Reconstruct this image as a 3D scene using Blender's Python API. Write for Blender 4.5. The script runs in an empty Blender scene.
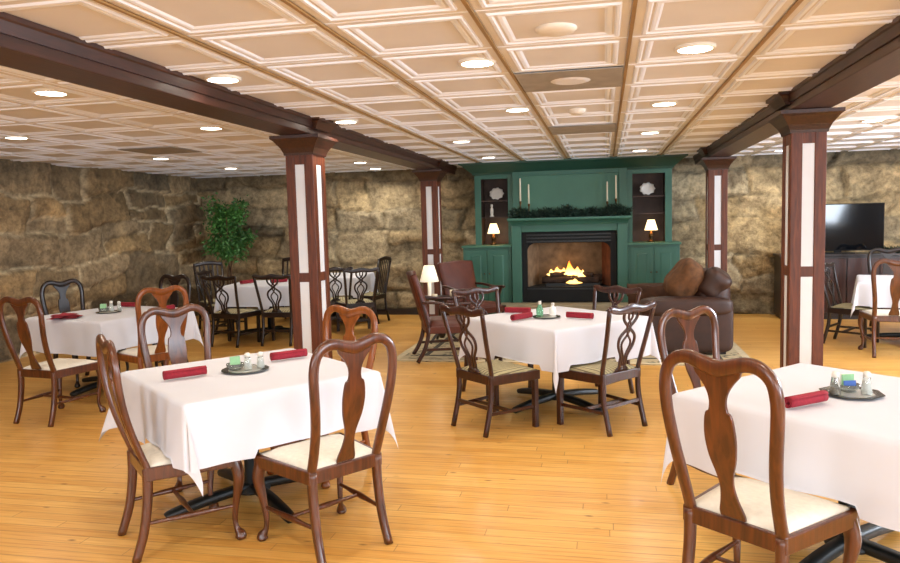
import bpy, bmesh, math, random
from mathutils import Vector, Matrix, noise
random.seed(7)
C = bpy.context.scene.collection
PI = math.pi
H = 2.49            # ceiling height
TW, TX, TY = 0.6803, -1.231, 3.153      # ceiling tile size and grid origin

# ------------------------------------------------------------------ materials
def lin(c):
    out = []
    for v in c:
        v /= 255.0
        out.append(v / 12.92 if v <= 0.04045 else ((v + 0.055) / 1.055) ** 2.4)
    return (*out, 1.0)

class N:
    """small node-tree writer"""
    def __init__(s, name):
        s.m = bpy.data.materials.new(name); s.m.use_nodes = True
        s.t = s.m.node_tree; s.b = s.t.nodes['Principled BSDF']
    def n(s, kind, **kw):
        nd = s.t.nodes.new(kind)
        for k, v in kw.items():
            if k in nd.inputs: nd.inputs[k].default_value = v
            else: setattr(nd, k, v)
        return nd
    def l(s, a, b): s.t.links.new(a, b)
    def coords(s, scale=(1, 1, 1), kind='Object', rot=(0, 0, 0)):
        tc = s.n('ShaderNodeTexCoord'); mp = s.n('ShaderNodeMapping')
        mp.inputs['Scale'].default_value = scale; mp.inputs['Rotation'].default_value = rot
        s.l(tc.outputs[kind], mp.inputs['Vector']); return mp.outputs['Vector']
    def mix(s, fac, a, b, mode='MIX'):
        nd = s.n('ShaderNodeMix'); nd.data_type = 'RGBA'; nd.blend_type = mode
        for sock, v in ((nd.inputs[0], fac), (nd.inputs[6], a), (nd.inputs[7], b)):
            if hasattr(v, 'is_output'): s.l(v, sock)
            else: sock.default_value = v
        return nd.outputs[2]
    def ramp(s, fac, stops):
        nd = s.n('ShaderNodeValToRGB'); el = nd.color_ramp.elements
        while len(el) < len(stops): el.new(0.5)
        for e, (p, c) in zip(el, stops): e.position = p; e.color = c
        s.l(fac, nd.inputs['Fac']); return nd.outputs['Color']
    def bump(s, hgt, strength=0.2, dist=0.01):
        nd = s.n('ShaderNodeBump', Strength=strength, Distance=dist)
        s.l(hgt, nd.inputs['Height']); s.l(nd.outputs['Normal'], s.b.inputs['Normal'])
    def setp(s, **kw):
        for k, v in kw.items(): s.b.inputs[k].default_value = v

def plain(name, rgb, rough=0.6, var=0.12, scale=6.0, metal=0.0, coat=0.0, bump=0.0):
    k = N(name)
    nz = k.n('ShaderNodeTexNoise', Scale=scale, Detail=4.0)
    k.l(k.coords(), nz.inputs['Vector'])
    a = lin(rgb); d = tuple(x * (1 - var * 2) for x in a[:3]) + (1,); u = tuple(min(1, x * (1 + var)) for x in a[:3]) + (1,)
    k.l(k.ramp(nz.outputs['Fac'], [(0.25, d), (0.75, u)]), k.b.inputs['Base Color'])
    k.setp(Roughness=rough, Metallic=metal); k.b.inputs['Coat Weight'].default_value = coat
    if bump: k.bump(nz.outputs['Fac'], bump)
    return k.m

def wood(name, dark, light, rough=0.3, coat=0.3, sc=(14, 14, 1.6)):
    k = N(name)
    nz = k.n('ShaderNodeTexNoise', Scale=3.0, Detail=6.0, Distortion=0.6)
    k.l(k.coords(sc), nz.inputs['Vector'])
    k.l(k.ramp(nz.outputs['Fac'], [(0.3, lin(dark)), (0.7, lin(light))]), k.b.inputs['Base Color'])
    k.setp(Roughness=rough); k.b.inputs['Coat Weight'].default_value = coat; k.b.inputs['Coat Roughness'].default_value = 0.2
    k.bump(nz.outputs['Fac'], 0.06)
    return k.m

def glow(name, rgb, strength, rgb2=None):
    k = N(name)
    nz = k.n('ShaderNodeTexNoise', Scale=5.0)
    k.l(k.coords(), nz.inputs['Vector'])
    k.l(k.mix(nz.outputs['Fac'], lin(rgb), lin(rgb2 or rgb)), k.b.inputs['Emission Color'])
    k.b.inputs['Emission Strength'].default_value = strength
    k.setp(Roughness=0.6); k.b.inputs['Base Color'].default_value = lin(rgb)
    return k.m

def glass(name, rgb=(240, 245, 240), rough=0.05):
    k = N(name); k.setp(Roughness=rough, IOR=1.45); k.b.inputs['Transmission Weight'].default_value = 0.9
    nz = k.n('ShaderNodeTexNoise', Scale=20.0); k.l(k.coords(), nz.inputs['Vector'])
    k.l(k.mix(nz.outputs['Fac'], lin(rgb), lin(tuple(min(255, c + 8) for c in rgb))), k.b.inputs['Base Color'])
    return k.m

M = {}
M['cherry'] = wood('cherry', (58, 26, 10), (100, 50, 20), 0.3, 0.45)
M['amber'] = wood('amber_wood', (104, 52, 16), (146, 80, 30), 0.3, 0.2)
M['walnut'] = wood('walnut', (38, 14, 8), (66, 27, 15), 0.3, 0.2)
M['ebony'] = wood('dark_wood', (18, 9, 7), (36, 17, 11), 0.35, 0.15)
M['column'] = wood('mahogany', (70, 30, 12), (110, 52, 22), 0.5, 0.0)
M['beam'] = wood('beam_wood', (40, 18, 11), (66, 33, 21), 0.42, 0.1, (14, 1.6, 14))
M['panel'] = plain('white_panel', (222, 224, 228), 0.5, 0.02)
M['cream'] = plain('cream_seat', (228, 221, 206), 0.85, 0.05, 40, bump=0.08)
M['cloth'] = plain('white_linen', (212, 213, 221), 0.85, 0.015, 3)
M['red'] = plain('burgundy_linen', (146, 24, 42), 0.85, 0.12, 60, bump=0.1)
M['iron'] = plain('black_iron', (16, 20, 20), 0.45, 0.15, 20)
M['green'] = plain('green_paint', (48, 98, 82), 0.45, 0.06, 3)
M['green2'] = plain('green_paint_panel', (66, 114, 94), 0.5, 0.06, 3)
M['green3'] = plain('green_paint_dark', (34, 72, 60), 0.45, 0.06, 3)
M['niche'] = plain('niche_wood', (66, 46, 36), 0.6, 0.2, 8)
M['black'] = plain('black_metal', (7, 8, 8), 0.85, 0.15, 10)
M['brick'] = plain('firebox_brick', (122, 102, 80), 0.9, 0.25, 9)
M['brickred'] = plain('firebox_side_brick', (116, 66, 42), 0.9, 0.25, 9)
M['log'] = plain('charred_log', (60, 40, 28), 0.95, 0.35, 12, bump=0.5)
def m_flame():
    k = N('flame'); sx = k.n('ShaderNodeSeparateXYZ'); k.l(k.coords(), sx.inputs[0])
    mr = k.n('ShaderNodeMapRange'); k.l(sx.outputs['Z'], mr.inputs['Value']); mr.inputs['From Min'].default_value = 0.56; mr.inputs['From Max'].default_value = 0.92
    em = k.n('ShaderNodeEmission', Strength=5.0)
    k.l(k.ramp(mr.outputs[0], [(0.0, lin((255, 190, 96))), (0.45, lin((255, 206, 120))), (0.75, lin((255, 150, 50))), (1.0, lin((230, 90, 24)))]), em.inputs['Color'])
    tr = k.n('ShaderNodeBsdfTransparent'); lw = k.n('ShaderNodeLayerWeight', Blend=0.5); mx = k.n('ShaderNodeMixShader')
    k.l(k.ramp(lw.outputs['Facing'], [(0.25, (0.15, 0.15, 0.15, 1)), (0.95, (1, 1, 1, 1))]), mx.inputs[0]); k.l(em.outputs[0], mx.inputs[1]); k.l(tr.outputs[0], mx.inputs[2])
    out = [q for q in k.t.nodes if q.type == 'OUTPUT_MATERIAL'][0]; k.l(mx.outputs[0], out.inputs['Surface'])
    return k.m
M['flame'] = m_flame()
M['hearth'] = plain('hearth_stone', (150, 138, 112), 0.7, 0.12, 5)
M['leather'] = plain('brown_leather', (54, 27, 15), 0.55, 0.2, 9, bump=0.15)
M['oxblood'] = plain('russet_leather', (92, 42, 28), 0.5, 0.15, 9, bump=0.1)
M['throw'] = plain('tan_suede', (104, 68, 38), 0.9, 0.25, 14, bump=0.3)
M['porcelain'] = plain('porcelain', (232, 230, 224), 0.25, 0.04, 12)
M['candle'] = plain('ivory_wax', (238, 228, 204), 0.5, 0.03)
M['shade'] = glow('lit_shade', (255, 226, 178), 2.6, (255, 214, 150))
M['shade_dim'] = glow('cream_shade', (246, 236, 214), 0.75, (246, 230, 200))
M['brass'] = plain('aged_brass', (88, 66, 40), 0.35, 0.15, 20, metal=0.9)
M['lens'] = glow('lamp_lens', (255, 246, 230), 14.0)
M['whitemetal'] = plain('white_metal', (226, 220, 208), 0.45, 0.04)
M['greypanel'] = plain('grey_panel', (150, 142, 130), 0.7, 0.1, 8)
M['tray'] = plain('pewter_tray', (78, 74, 66), 0.25, 0.15, 15, metal=0.7)
M['silver'] = plain('silver', (206, 204, 198), 0.3, 0.05, 15, metal=0.6)
M['glass'] = glass('clear_glass')
M['salt'] = plain('salt', (238, 238, 234), 0.7, 0.03)
M['pepper'] = plain('pepper', (96, 78, 52), 0.9, 0.3, 80)
M['packet_green'] = plain('green_packet', (150, 202, 152), 0.6, 0.1, 20)
M['packet_blue'] = plain('blue_packet', (72, 112, 196), 0.6, 0.1, 20)
M['packet_white'] = plain('white_packet', (236, 236, 230), 0.6, 0.03, 20)
M['bottle'] = glass('green_glass', (120, 190, 150), 0.08)
M['throw_dark'] = plain('brown_suede', (78, 48, 30), 0.9, 0.25, 14, bump=0.3)
M['leaf'] = plain('ficus_leaf', (66, 118, 52), 0.5, 0.35, 3)
M['garland'] = plain('garland_needles', (20, 46, 34), 0.7, 0.3, 10)
M['bark'] = plain('bark', (92, 66, 46), 0.9, 0.2, 20)
M['terracotta'] = plain('dark_pot', (70, 48, 38), 0.7, 0.15, 8)
M['tile_flat'] = plain('tile_flat', (216, 214, 214), 0.7, 0.04, 2)
M['tile_mould'] = plain('tile_moulding', (236, 242, 255), 0.4, 0.02, 2)
M['gold'] = plain('gold_grid_bar', (158, 124, 76), 0.4, 0.1, 5, metal=0.1)
M['wallpaint'] = plain('plain_wall', (120, 104, 82), 0.85, 0.05, 2)
M['base'] = plain('dark_baseboard', (38, 26, 20), 0.6, 0.1)

def m_screen():
    k = N('tv_screen'); nz = k.n('ShaderNodeTexNoise', Scale=2.0); k.l(k.coords(), nz.inputs['Vector'])
    k.l(k.mix(nz.outputs['Fac'], lin((6, 8, 12)), lin((10, 13, 18))), k.b.inputs['Base Color'])
    k.setp(Roughness=0.07); k.b.inputs['Specular IOR Level'].default_value = 0.5
    return k.m
M['screen'] = m_screen()

def m_floor():
    k = N('pine_floor'); v = k.coords()
    # every plank row gets its own random end-joint offset
    sx = k.n('ShaderNodeSeparateXYZ'); k.l(v, sx.inputs[0])
    dv = k.n('ShaderNodeMath', operation='DIVIDE'); k.l(sx.outputs['Y'], dv.inputs[0]); dv.inputs[1].default_value = 0.082
    fl = k.n('ShaderNodeMath', operation='FLOOR'); k.l(dv.outputs[0], fl.inputs[0])
    wn = k.n('ShaderNodeTexWhiteNoise', noise_dimensions='1D'); k.l(fl.outputs[0], wn.inputs['W'])
    ml = k.n('ShaderNodeMath', operation='MULTIPLY_ADD'); k.l(wn.outputs['Value'], ml.inputs[0]); ml.inputs[1].default_value = 7.0; k.l(sx.outputs['X'], ml.inputs[2])
    cb = k.n('ShaderNodeCombineXYZ'); k.l(ml.outputs[0], cb.inputs['X']); k.l(sx.outputs['Y'], cb.inputs['Y'])
    br = k.n('ShaderNodeTexBrick', Scale=1.0); k.l(cb.outputs[0], br.inputs['Vector'])
    br.offset = 0.0; br.squash = 1.0
    for s, val in (('Color1', lin((208, 144, 58))), ('Color2', lin((238, 188, 104))), ('Mortar', lin((104, 58, 18)))): br.inputs[s].default_value = val
    br.inputs['Mortar Size'].default_value = 0.003; br.inputs['Mortar Smooth'].default_value = 0.3
    br.inputs['Brick Width'].default_value = 1.9; br.inputs['Row Height'].default_value = 0.082; br.inputs['Bias'].default_value = 0.0
    g = k.n('ShaderNodeTexNoise', Scale=4.0, Detail=6.0, Distortion=0.4); k.l(k.coords((0.7, 16, 1)), g.inputs['Vector'])
    col = k.mix(0.5, br.outputs['Color'], k.ramp(g.outputs['Fac'], [(0.3, lin((186, 120, 46))), (0.5, lin((228, 174, 90))), (0.72, lin((244, 200, 118)))]))
    b = k.n('ShaderNodeTexNoise', Scale=1.1, Detail=3.0); k.l(v, b.inputs['Vector'])
    col = k.mix(k.ramp(b.outputs['Fac'], [(0.4, (0, 0, 0, 1)), (0.7, (0.35, 0.35, 0.35, 1))]), col, lin((206, 142, 62)))
    vo = k.n('ShaderNodeTexVoronoi', Scale=1.0); k.l(k.coords((4.2, 10.0, 1)), vo.inputs['Vector'])
    kn = k.ramp(vo.outputs['Distance'], [(0.0, (1, 1, 1, 1)), (0.13, (0, 0, 0, 1))])
    sp = k.n('ShaderNodeSeparateColor'); k.l(vo.outputs['Color'], sp.inputs[0])
    kn = k.mix(k.ramp(sp.outputs[0], [(0.5, (0, 0, 0, 1)), (0.55, (1, 1, 1, 1))]), (0, 0, 0, 1), kn)
    col = k.mix(kn, col, lin((112, 60, 20)))
    k.l(col, k.b.inputs['Base Color']); k.setp(Roughness=0.32)
    k.b.inputs['Coat Weight'].default_value = 0.25; k.b.inputs['Coat Roughness'].default_value = 0.2
    k.bump(br.outputs['Fac'], -0.15, 0.004)
    return k.m
M['floor'] = m_floor()

def m_stone():
    k = N('rough_stone'); at = k.n('ShaderNodeAttribute'); at.attribute_name = 'Col'
    n1 = k.n('ShaderNodeTexNoise', Scale=3.5, Detail=8.0, Roughness=0.65, Distortion=0.5); k.l(k.coords(), n1.inputs['Vector'])
    n2 = k.n('ShaderNodeTexNoise', Scale=14.0, Detail=6.0, Roughness=0.7); k.l(k.coords(), n2.inputs['Vector'])
    sh = k.ramp(n1.outputs['Fac'], [(0.25, (0.45, 0.42, 0.4, 1)), (0.5, (0.92, 0.92, 0.92, 1)), (0.78, (1.35, 1.3, 1.2, 1))])
    col = k.mix(1.0, at.outputs['Color'], sh, 'MULTIPLY')
    sh2 = k.ramp(n2.outputs['Fac'], [(0.32, (0.45, 0.43, 0.41, 1)), (0.6, (1.22, 1.22, 1.22, 1))])
    col = k.mix(0.8, col, sh2, 'MULTIPLY')
    k.l(col, k.b.inputs['Base Color']); k.setp(Roughness=0.92); k.bump(n2.outputs['Fac'], 0.8, 0.04)
    return k.m
M['stone'] = m_stone()

def m_stripe():
    k = N('striped_seat'); w = k.n('ShaderNodeTexWave', Scale=9.0, Distortion=0.0); w.bands_direction = 'X'
    k.l(k.coords(), w.inputs['Vector'])
    k.l(k.ramp(w.outputs['Fac'], [(0.25, lin((112, 104, 76))), (0.45, lin((206, 190, 152))), (0.7, lin((168, 158, 120)))]), k.b.inputs['Base Color'])
    k.setp(Roughness=0.85); return k.m
M['stripe'] = m_stripe()

def m_rug():
    k = N('patterned_rug'); v = k.coords()
    vo = k.n('ShaderNodeTexVoronoi', Scale=5.0); k.l(v, vo.inputs['Vector'])
    nz = k.n('ShaderNodeTexNoise', Scale=7.0, Detail=4.0, Distortion=2.0); k.l(v, nz.inputs['Vector'])
    a = k.ramp(vo.outputs['Distance'], [(0.12, lin((130, 62, 46))), (0.22, lin((196, 178, 140))), (0.42, lin((62, 66, 52))), (0.6, lin((186, 168, 130)))])
    c = k.mix(k.ramp(nz.outputs['Fac'], [(0.45, (0, 0, 0, 1)), (0.55, (1, 1, 1, 1))]), a, lin((186, 170, 136)))
    k.l(c, k.b.inputs['Base Color']); k.setp(Roughness=0.95); return k.m
M['rug'] = m_rug()
M['rug_edge'] = plain('rug_border', (206, 190, 154), 0.95, 0.1, 20)
M['rug_band'] = plain('rug_band', (64, 58, 46), 0.95, 0.2, 20)

# ------------------------------------------------------------------ mesh helpers
def obj(name, bm, m, parent=None, smooth=False, bevel=0.0, sub=0, loc=None, rot=None):
    me = bpy.data.meshes.new(name)
    bmesh.ops.recalc_face_normals(bm, faces=bm.faces)
    bm.to_mesh(me); bm.free()
    for mm in (m if isinstance(m, (list, tuple)) else [m]): me.materials.append(M[mm])
    if smooth: me.polygons.foreach_set('use_smooth', [True] * len(me.polygons))
    o = bpy.data.objects.new(name, me); C.objects.link(o)
    if parent: o.parent = parent
    if loc: o.location = loc
    if rot: o.rotation_euler = rot
    if bevel:
        b = o.modifiers.new('bevel', 'BEVEL'); b.width = bevel; b.segments = 2; b.limit_method = 'ANGLE'
    if sub:
        s = o.modifiers.new('sub', 'SUBSURF'); s.levels = sub; s.render_levels = sub
    return o

def tag(o, label, cat, group=None, kind=None):
    o['label'] = label; o['category'] = cat
    if group: o['group'] = group
    if kind: o['kind'] = kind
    return o

def thing(name, label, cat, loc=(0, 0, 0), rz=0, group=None):
    o = bpy.data.objects.new(name, None); C.objects.link(o); o.empty_display_size = 0.1
    o.location = loc; o.rotation_euler = (0, 0, rz); tag(o, label, cat, group); return o

def struct(o): o['kind'] = 'structure'; return o

def dup(root, loc, rz, label=None, group=None, mats=None):
    def sw(c):
        if mats and c.data and c.data.materials:
            nm = c.data.materials[0].name
            if nm in mats:
                key = c.data.name + mats[nm]
                me = bpy.data.meshes.get(key)
                if not me:
                    me = c.data.copy(); me.name = key; me.materials[0] = M[[q for q in M if M[q].name == mats[nm]][0]]
                c.data = me
    r = root.copy(); C.objects.link(r); r.location = loc; r.rotation_euler = (0, 0, rz); sw(r)
    if label: r['label'] = label
    if group: r['group'] = group
    for ch in list(root.children):
        c = ch.copy(); C.objects.link(c); c.parent = r; sw(c)
        for g in ch.children:
            d = g.copy(); C.objects.link(d); d.parent = c; sw(d)
    return r

def box(bm, c, s, rot=None):
    r = bmesh.ops.create_cube(bm, size=1.0)
    mt = Matrix.Translation(c) @ (rot.to_4x4() if rot else Matrix.Identity(4)) @ Matrix.Diagonal((*s, 1))
    bmesh.ops.transform(bm, matrix=mt, verts=r['verts']); return r['verts']

def B(x0, x1, y0, y1, z0, z1, bm=None):
    bm = bm or bmesh.new(); box(bm, ((x0 + x1) / 2, (y0 + y1) / 2, (z0 + z1) / 2), (x1 - x0, y1 - y0, z1 - z0)); return bm

def lathe(bm, prof, seg=20, c=(0, 0, 0)):
    rings = []
    for r, z in prof:
        if r < 1e-5: rings.append([bm.verts.new((c[0], c[1], c[2] + z))])
        else: rings.append([bm.verts.new((c[0] + r * math.cos(2 * PI * i / seg), c[1] + r * math.sin(2 * PI * i / seg), c[2] + z)) for i in range(seg)])
    for a, b in zip(rings, rings[1:]):
        for i in range(seg):
            j = (i + 1) % seg
            f = [a[i % len(a)], a[j % len(a)], b[j % len(b)], b[i % len(b)]]
            u = []
            for v in f:
                if v not in u: u.append(v)
            if len(u) > 2:
                try: bm.faces.new(u)
                except ValueError: pass
    for rg in (rings[0], rings[-1]):
        if len(rg) > 2:
            try: bm.faces.new(rg)
            except ValueError: pass
    return bm

def spline(pts, n=6, closed=False):
    """Catmull-Rom through points of any dimension"""
    P = [tuple(p) for p in pts]; out = []; L = len(P)
    rng = range(L) if closed else range(L - 1)
    for i in rng:
        if closed: p0, p1, p2, p3 = P[i - 1], P[i], P[(i + 1) % L], P[(i + 2) % L]
        else: p0, p1, p2, p3 = P[max(i - 1, 0)], P[i], P[i + 1], P[min(i + 2, L - 1)]
        for k in range(n):
            t = k / n
            out.append(tuple(0.5 * (2 * b + (c - a) * t + (2 * a - 5 * b + 4 * c - d) * t * t + (3 * b - a - 3 * c + d) * t ** 3) for a, b, c, d in zip(p0, p1, p2, p3)))
    if not closed: out.append(P[-1])
    return out

def sweep(bm, pts, side, prof, scl=None, closed=False):
    """sweep a closed 2-D profile (a along in-plane normal, b along 'side') along pts"""
    P = [Vector(p[:3]) for p in pts]; side = Vector(side).normalized(); rings = []; n = len(P)
    for i in range(n):
        if closed: t = P[(i + 1) % n] - P[i - 1]
        else: t = P[min(i + 1, n - 1)] - P[max(i - 1, 0)]
        t.normalize(); nn = side.cross(t)
        if nn.length < 1e-4: nn = Vector((1, 0, 0)).cross(t)
        nn.normalize(); s2 = t.cross(nn)
        k = scl[i] if scl else 1.0
        ka, kb = k if isinstance(k, tuple) else (k, k)
        rings.append([bm.verts.new(P[i] + nn * a * ka + s2 * b * kb) for a, b in prof])
    m = len(prof)
    for i in range(n if closed else n - 1):
        a, b = rings[i], rings[(i + 1) % n]
        for j in range(m): bm.faces.new((a[j], a[(j + 1) % m], b[(j + 1) % m], b[j]))
    if not closed: bm.faces.new(rings[0][::-1]); bm.faces.new(rings[-1])
    return bm

def rect(w, d): # rounded rectangle profile
    w /= 2; d /= 2; c = min(w, d) * 0.45
    return [(w, -d + c), (w, d - c), (w - c, d), (-w + c, d), (-w, d - c), (-w, -d + c), (-w + c, -d), (w - c, -d)]
def circ(r, n=10): return [(r * math.cos(2 * PI * i / n), r * math.sin(2 * PI * i / n)) for i in range(n)]

def plate(bm, rows, th, yf):
    """vertical splat: rows (z, half width), thickness th, yf(z) gives y"""
    rr = []
    for z, w in rows:
        y = yf(z)
        rr.append([bm.verts.new((x, y + s, z)) for x, s in ((-w, -th / 2), (w, -th / 2), (w, th / 2), (-w, th / 2))])
    for a, b in zip(rr, rr[1:]):
        for j in range(4): bm.faces.new((a[j], a[(j + 1) % 4], b[(j + 1) % 4], b[j]))
    bm.faces.new(rr[0][::-1]); bm.faces.new(rr[-1]); return bm

def grid(bm, nu, nv, f, closed_u=False):
    V = [[bm.verts.new(f(i / nu, j / nv)) for j in range(nv + 1)] for i in range(nu if closed_u else nu + 1)]
    for i in range(nu):
        for j in range(nv):
            a, b = V[i], V[(i + 1) % len(V)]
            bm.faces.new((a[j], b[j], b[j + 1], a[j + 1]))
    return V

# ------------------------------------------------------------------ room shell
struct(obj('floor', B(-7.6, 6.6, -3.4, 12.6, -0.1, 0), 'floor'))

def ceiling():
    bm = bmesh.new()
    rings = [(0, 0.004), (0.008, 0.004), (0.012, 0.0), (0.05, 0.0), (0.058, -0.009), (0.072, -0.009), (0.08, 0.0), (0.09, 0.0), (0.096, -0.005), (0.112, -0.003), (0.124, 0.004)]
    for kx in range(-9, 12):
        for ky in range(-10, 14):
            x0 = TX + kx * TW; y0 = TY + ky * TW
            if x0 > 6.5 or x0 + TW < -7.5 or y0 > 12.5: continue
            R = []
            for d, z in rings:
                R.append([bm.verts.new((x0 + a, y0 + b, H + z)) for a, b in ((d, d), (TW - d, d), (TW - d, TW - d), (d, TW - d))])
            for i, (a, b) in enumerate(zip(R, R[1:])):
                for j in range(4):
                    f = bm.faces.new((a[j], a[(j + 1) % 4], b[(j + 1) % 4], b[j]))
                    f.material_index = 0 if i in (2, 6) else 1
            f = bm.faces.new(R[-1]); f.material_index = 0
    B(-7.6, 6.6, -3.4, 12.6, H + 0.06, H + 0.12, bm)  # unseen slab added above the tiles to block light
    me = bpy.data.meshes.new('ceiling'); bm.to_mesh(me); bm.free()
    me.materials.append(M['tile_flat']); me.materials.append(M['tile_mould'])
    o = bpy.data.objects.new('ceiling', me); C.objects.link(o); struct(o)
ceiling()
for i, k in enumerate((-1, 0, 1, 2, 3)):
    x = TX + k * TW
    struct(obj('trim_%d' % (i + 1), B(x - 0.009, x + 0.009, -3.0, 11.2, H - 0.012, H - 0.0005), 'gold'))

def stone_wall(name, L, Hh, mp, seed, tone, step=0.034, warm=None, mortar=None):
    rnd = random.Random(seed); bm = bmesh.new()
    zs = [-0.05]
    while zs[-1] < Hh + 0.1: zs.append(zs[-1] + rnd.choice((0.26, 0.36, 0.44, 0.52, 0.6)))
    courses = []
    for k in range(len(zs) - 1):
        xs = [-rnd.random() * 0.6 - 0.2]; inf = []
        while xs[-1] < L + 0.4:
            xs.append(xs[-1] + rnd.uniform(0.45, 1.55))
            t = rnd.uniform(0.7, 1.25); inf.append((rnd.uniform(-0.045, 0.06), rnd.uniform(-0.08, 0.08), rnd.uniform(-0.12, 0.12), t, rnd.uniform(-0.12, 0.12), rnd.uniform(-0.12, 0.12)))
        spl = [(rnd.uniform(0.35, 0.65), rnd.uniform(0.6, 1.2)) if (rnd.random() < 0.4 and zs[k + 1] - zs[k] > 0.4) else None for _ in inf]
        courses.append((xs, inf, spl))
    nu, nv = int(L / step), int(Hh / step); cols = []
    sv = seed * 7.3
    def f(u, v):
        s, z = u * L, v * Hh
        zw = z + 0.22 * noise.noise((s * 0.6, z * 0.45, sv)) + 0.08 * noise.noise((s * 2.1, z * 1.6, sv + 5)) + 0.03 * noise.noise((s * 7, z * 6, sv + 7))
        k = 0
        while k < len(zs) - 2 and zw > zs[k + 1]: k += 1
        sw = s + 0.26 * noise.noise((s * 0.9, z * 1.5, sv + 9)) + 0.06 * noise.noise((s * 4, z * 5, sv + 3))
        xs, inf, spl = courses[k]; j = 0
        while j < len(inf) - 1 and sw > xs[j + 1]: j += 1
        off, tu, tv, t, sl, warmth = inf[j]
        lu = (sw - xs[j]) / (xs[j + 1] - xs[j]); lv = (zw - zs[k]) / (zs[k + 1] - zs[k])
        de = min(sw - xs[j], xs[j + 1] - sw, zw - zs[k], zs[k + 1] - zw); de = max(de, 0)
        if spl[j]:
            zc = zs[k] + spl[j][0] * (zs[k + 1] - zs[k]) + 0.1 * (lu - 0.5); de = min(de, abs(zw - zc))
            if zw > zc: t *= spl[j][1]; off = off * -0.6; warmth = -warmth
        e = 1 - math.exp(-de / 0.02)
        ck = abs(noise.noise((s * 1.3 + z * 0.7, z * 2.4, sv + 31))); cr = max(0, 1 - ck / 0.02)
        e *= 1 - 0.5 * cr
        fb = noise.fractal((s * 1.8, z * 2.6, sv + 2), 0.9, 2.1, 5)
        rg = noise.fractal((s * 6, z * 9, sv + 4), 0.9, 2.0, 3)
        d = e * (0.055 + off + tu * (lu - 0.5) + tv * (lv - 0.5)) + 0.035 * fb + 0.012 * rg * e
        jm = max(0.0, 1 - de / 0.035)
        b = t * (0.5 + 0.5 * e) * (1 + 0.35 * fb + 0.18 * rg)
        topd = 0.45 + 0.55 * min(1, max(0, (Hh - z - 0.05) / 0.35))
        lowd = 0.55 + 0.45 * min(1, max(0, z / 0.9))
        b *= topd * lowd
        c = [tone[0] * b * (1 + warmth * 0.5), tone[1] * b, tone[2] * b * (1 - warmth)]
        if mortar and jm > 0 and noise.noise((s * 0.7, z * 0.9, sv + 20)) > -0.22:
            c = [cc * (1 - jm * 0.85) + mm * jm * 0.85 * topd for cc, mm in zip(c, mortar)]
        cols.append((*c, 1)); return mp(s, z, d)
    grid(bm, nu, nv, f)
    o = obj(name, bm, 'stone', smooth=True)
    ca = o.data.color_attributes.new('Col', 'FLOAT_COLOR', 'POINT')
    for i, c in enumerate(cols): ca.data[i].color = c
    return struct(o)
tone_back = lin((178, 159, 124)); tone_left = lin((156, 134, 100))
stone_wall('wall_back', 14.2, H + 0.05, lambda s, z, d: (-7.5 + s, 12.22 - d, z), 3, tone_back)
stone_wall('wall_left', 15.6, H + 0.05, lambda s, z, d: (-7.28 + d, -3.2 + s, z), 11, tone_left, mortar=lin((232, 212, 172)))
# rear and right walls with unseen windows; the rear ones added for frontal fill
def window_wall(name, horizontal, fixed, a0, a1, wins):
    bm = bmesh.new(); z0, z1 = 1.2, 2.15; t = 0.14; cur = a0
    def add(p, q, za, zb):
        if horizontal: B(p, q, fixed, fixed + t, za, zb, bm)
        else: B(fixed, fixed + t, p, q, za, zb, bm)
    for w0, w1 in wins:
        add(cur, w0, 0, H + 0.08); add(w0, w1, 0, z0); add(w0, w1, z1, H + 0.08); cur = w1
    add(cur, a1, 0, H + 0.08)
    struct(obj(name, bm, 'wallpaint'))
WR_FILL = [(-5.4, -3.4), (-1.2, 1.2), (2.6, 4.6)]
WS = [(-2.2, 2.2), (6.2, 8.4)]
window_wall('wall_rear', True, -3.3, -7.6, 6.6, WR_FILL)
window_wall('wall_right', False, 6.3, -3.3, 12.5, WS)
def win(n, horizontal, fixed, w0, w1):
    bm = bmesh.new(); z0, z1 = 1.2, 2.15; fw = 0.06
    def add(p, q, za, zb, bm=bm, t0=0.02, t1=0.09):
        if horizontal: B(p, q, fixed + t0, fixed + t1, za, zb, bm)
        else: B(fixed + t0, fixed + t1, p, q, za, zb, bm)
    mid = (w0 + w1) / 2
    add(w0, w1, z0, z0 + fw); add(w0, w1, z1 - fw, z1); add(w0, w0 + fw, z0, z1); add(w1 - fw, w1, z0, z1); add(mid - 0.03, mid + 0.03, z0, z1)
    o = struct(obj('window_%d' % n, bm, 'whitemetal'))
for i, w in enumerate(WR_FILL): win(i + 1, True, -3.3, *w)  # frames of the added rear windows
for i, w in enumerate(WS): win(i + 4, False, 6.3, *w)
struct(obj('baseboard_back', B(-7.2, -2.3, 12.02, 12.06, 0, 0.1), 'base'))

# ------------------------------------------------------------------ beams and columns
def beam(name, x, side, label):
    bm = bmesh.new(); y0, y1 = -3.2, 11.35 if side < 0 else 11.9
    if side < 0: y1 = 11.9
    B(x - 0.14, x + 0.14, y0, y1, 2.357, H + 0.02, bm)
    o = struct(tag(obj(name, bm, 'beam', bevel=0.006), label, 'beam'))
    for s in (-1, 1):
        pr = [(0, 0), (0.012, 0.0), (0.016, 0.02), (0.022, 0.05), (0.03, 0.058), (0.03, 0.08), (0, 0.08)]
        bm = bmesh.new(); va = []
        for y in (y0, y1): va.append([bm.verts.new((x + s * (0.14 + a), y, 2.412 + b)) for a, b in pr])
        for j in range(len(pr)): bm.faces.new((va[0][j], va[0][(j + 1) % len(pr)], va[1][(j + 1) % len(pr)], va[1][j]))
        bm.faces.new(va[0]); bm.faces.new(va[1][::-1])
        obj('crown_moulding', bm, 'beam', o)
    return o
beam('ceiling_beam', -2.555, -1, 'dark wooden ceiling beam above the column beside the ficus side aisle')
beam('ceiling_beam', 1.505, 1, 'dark wooden ceiling beam above the column beside the television')

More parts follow.
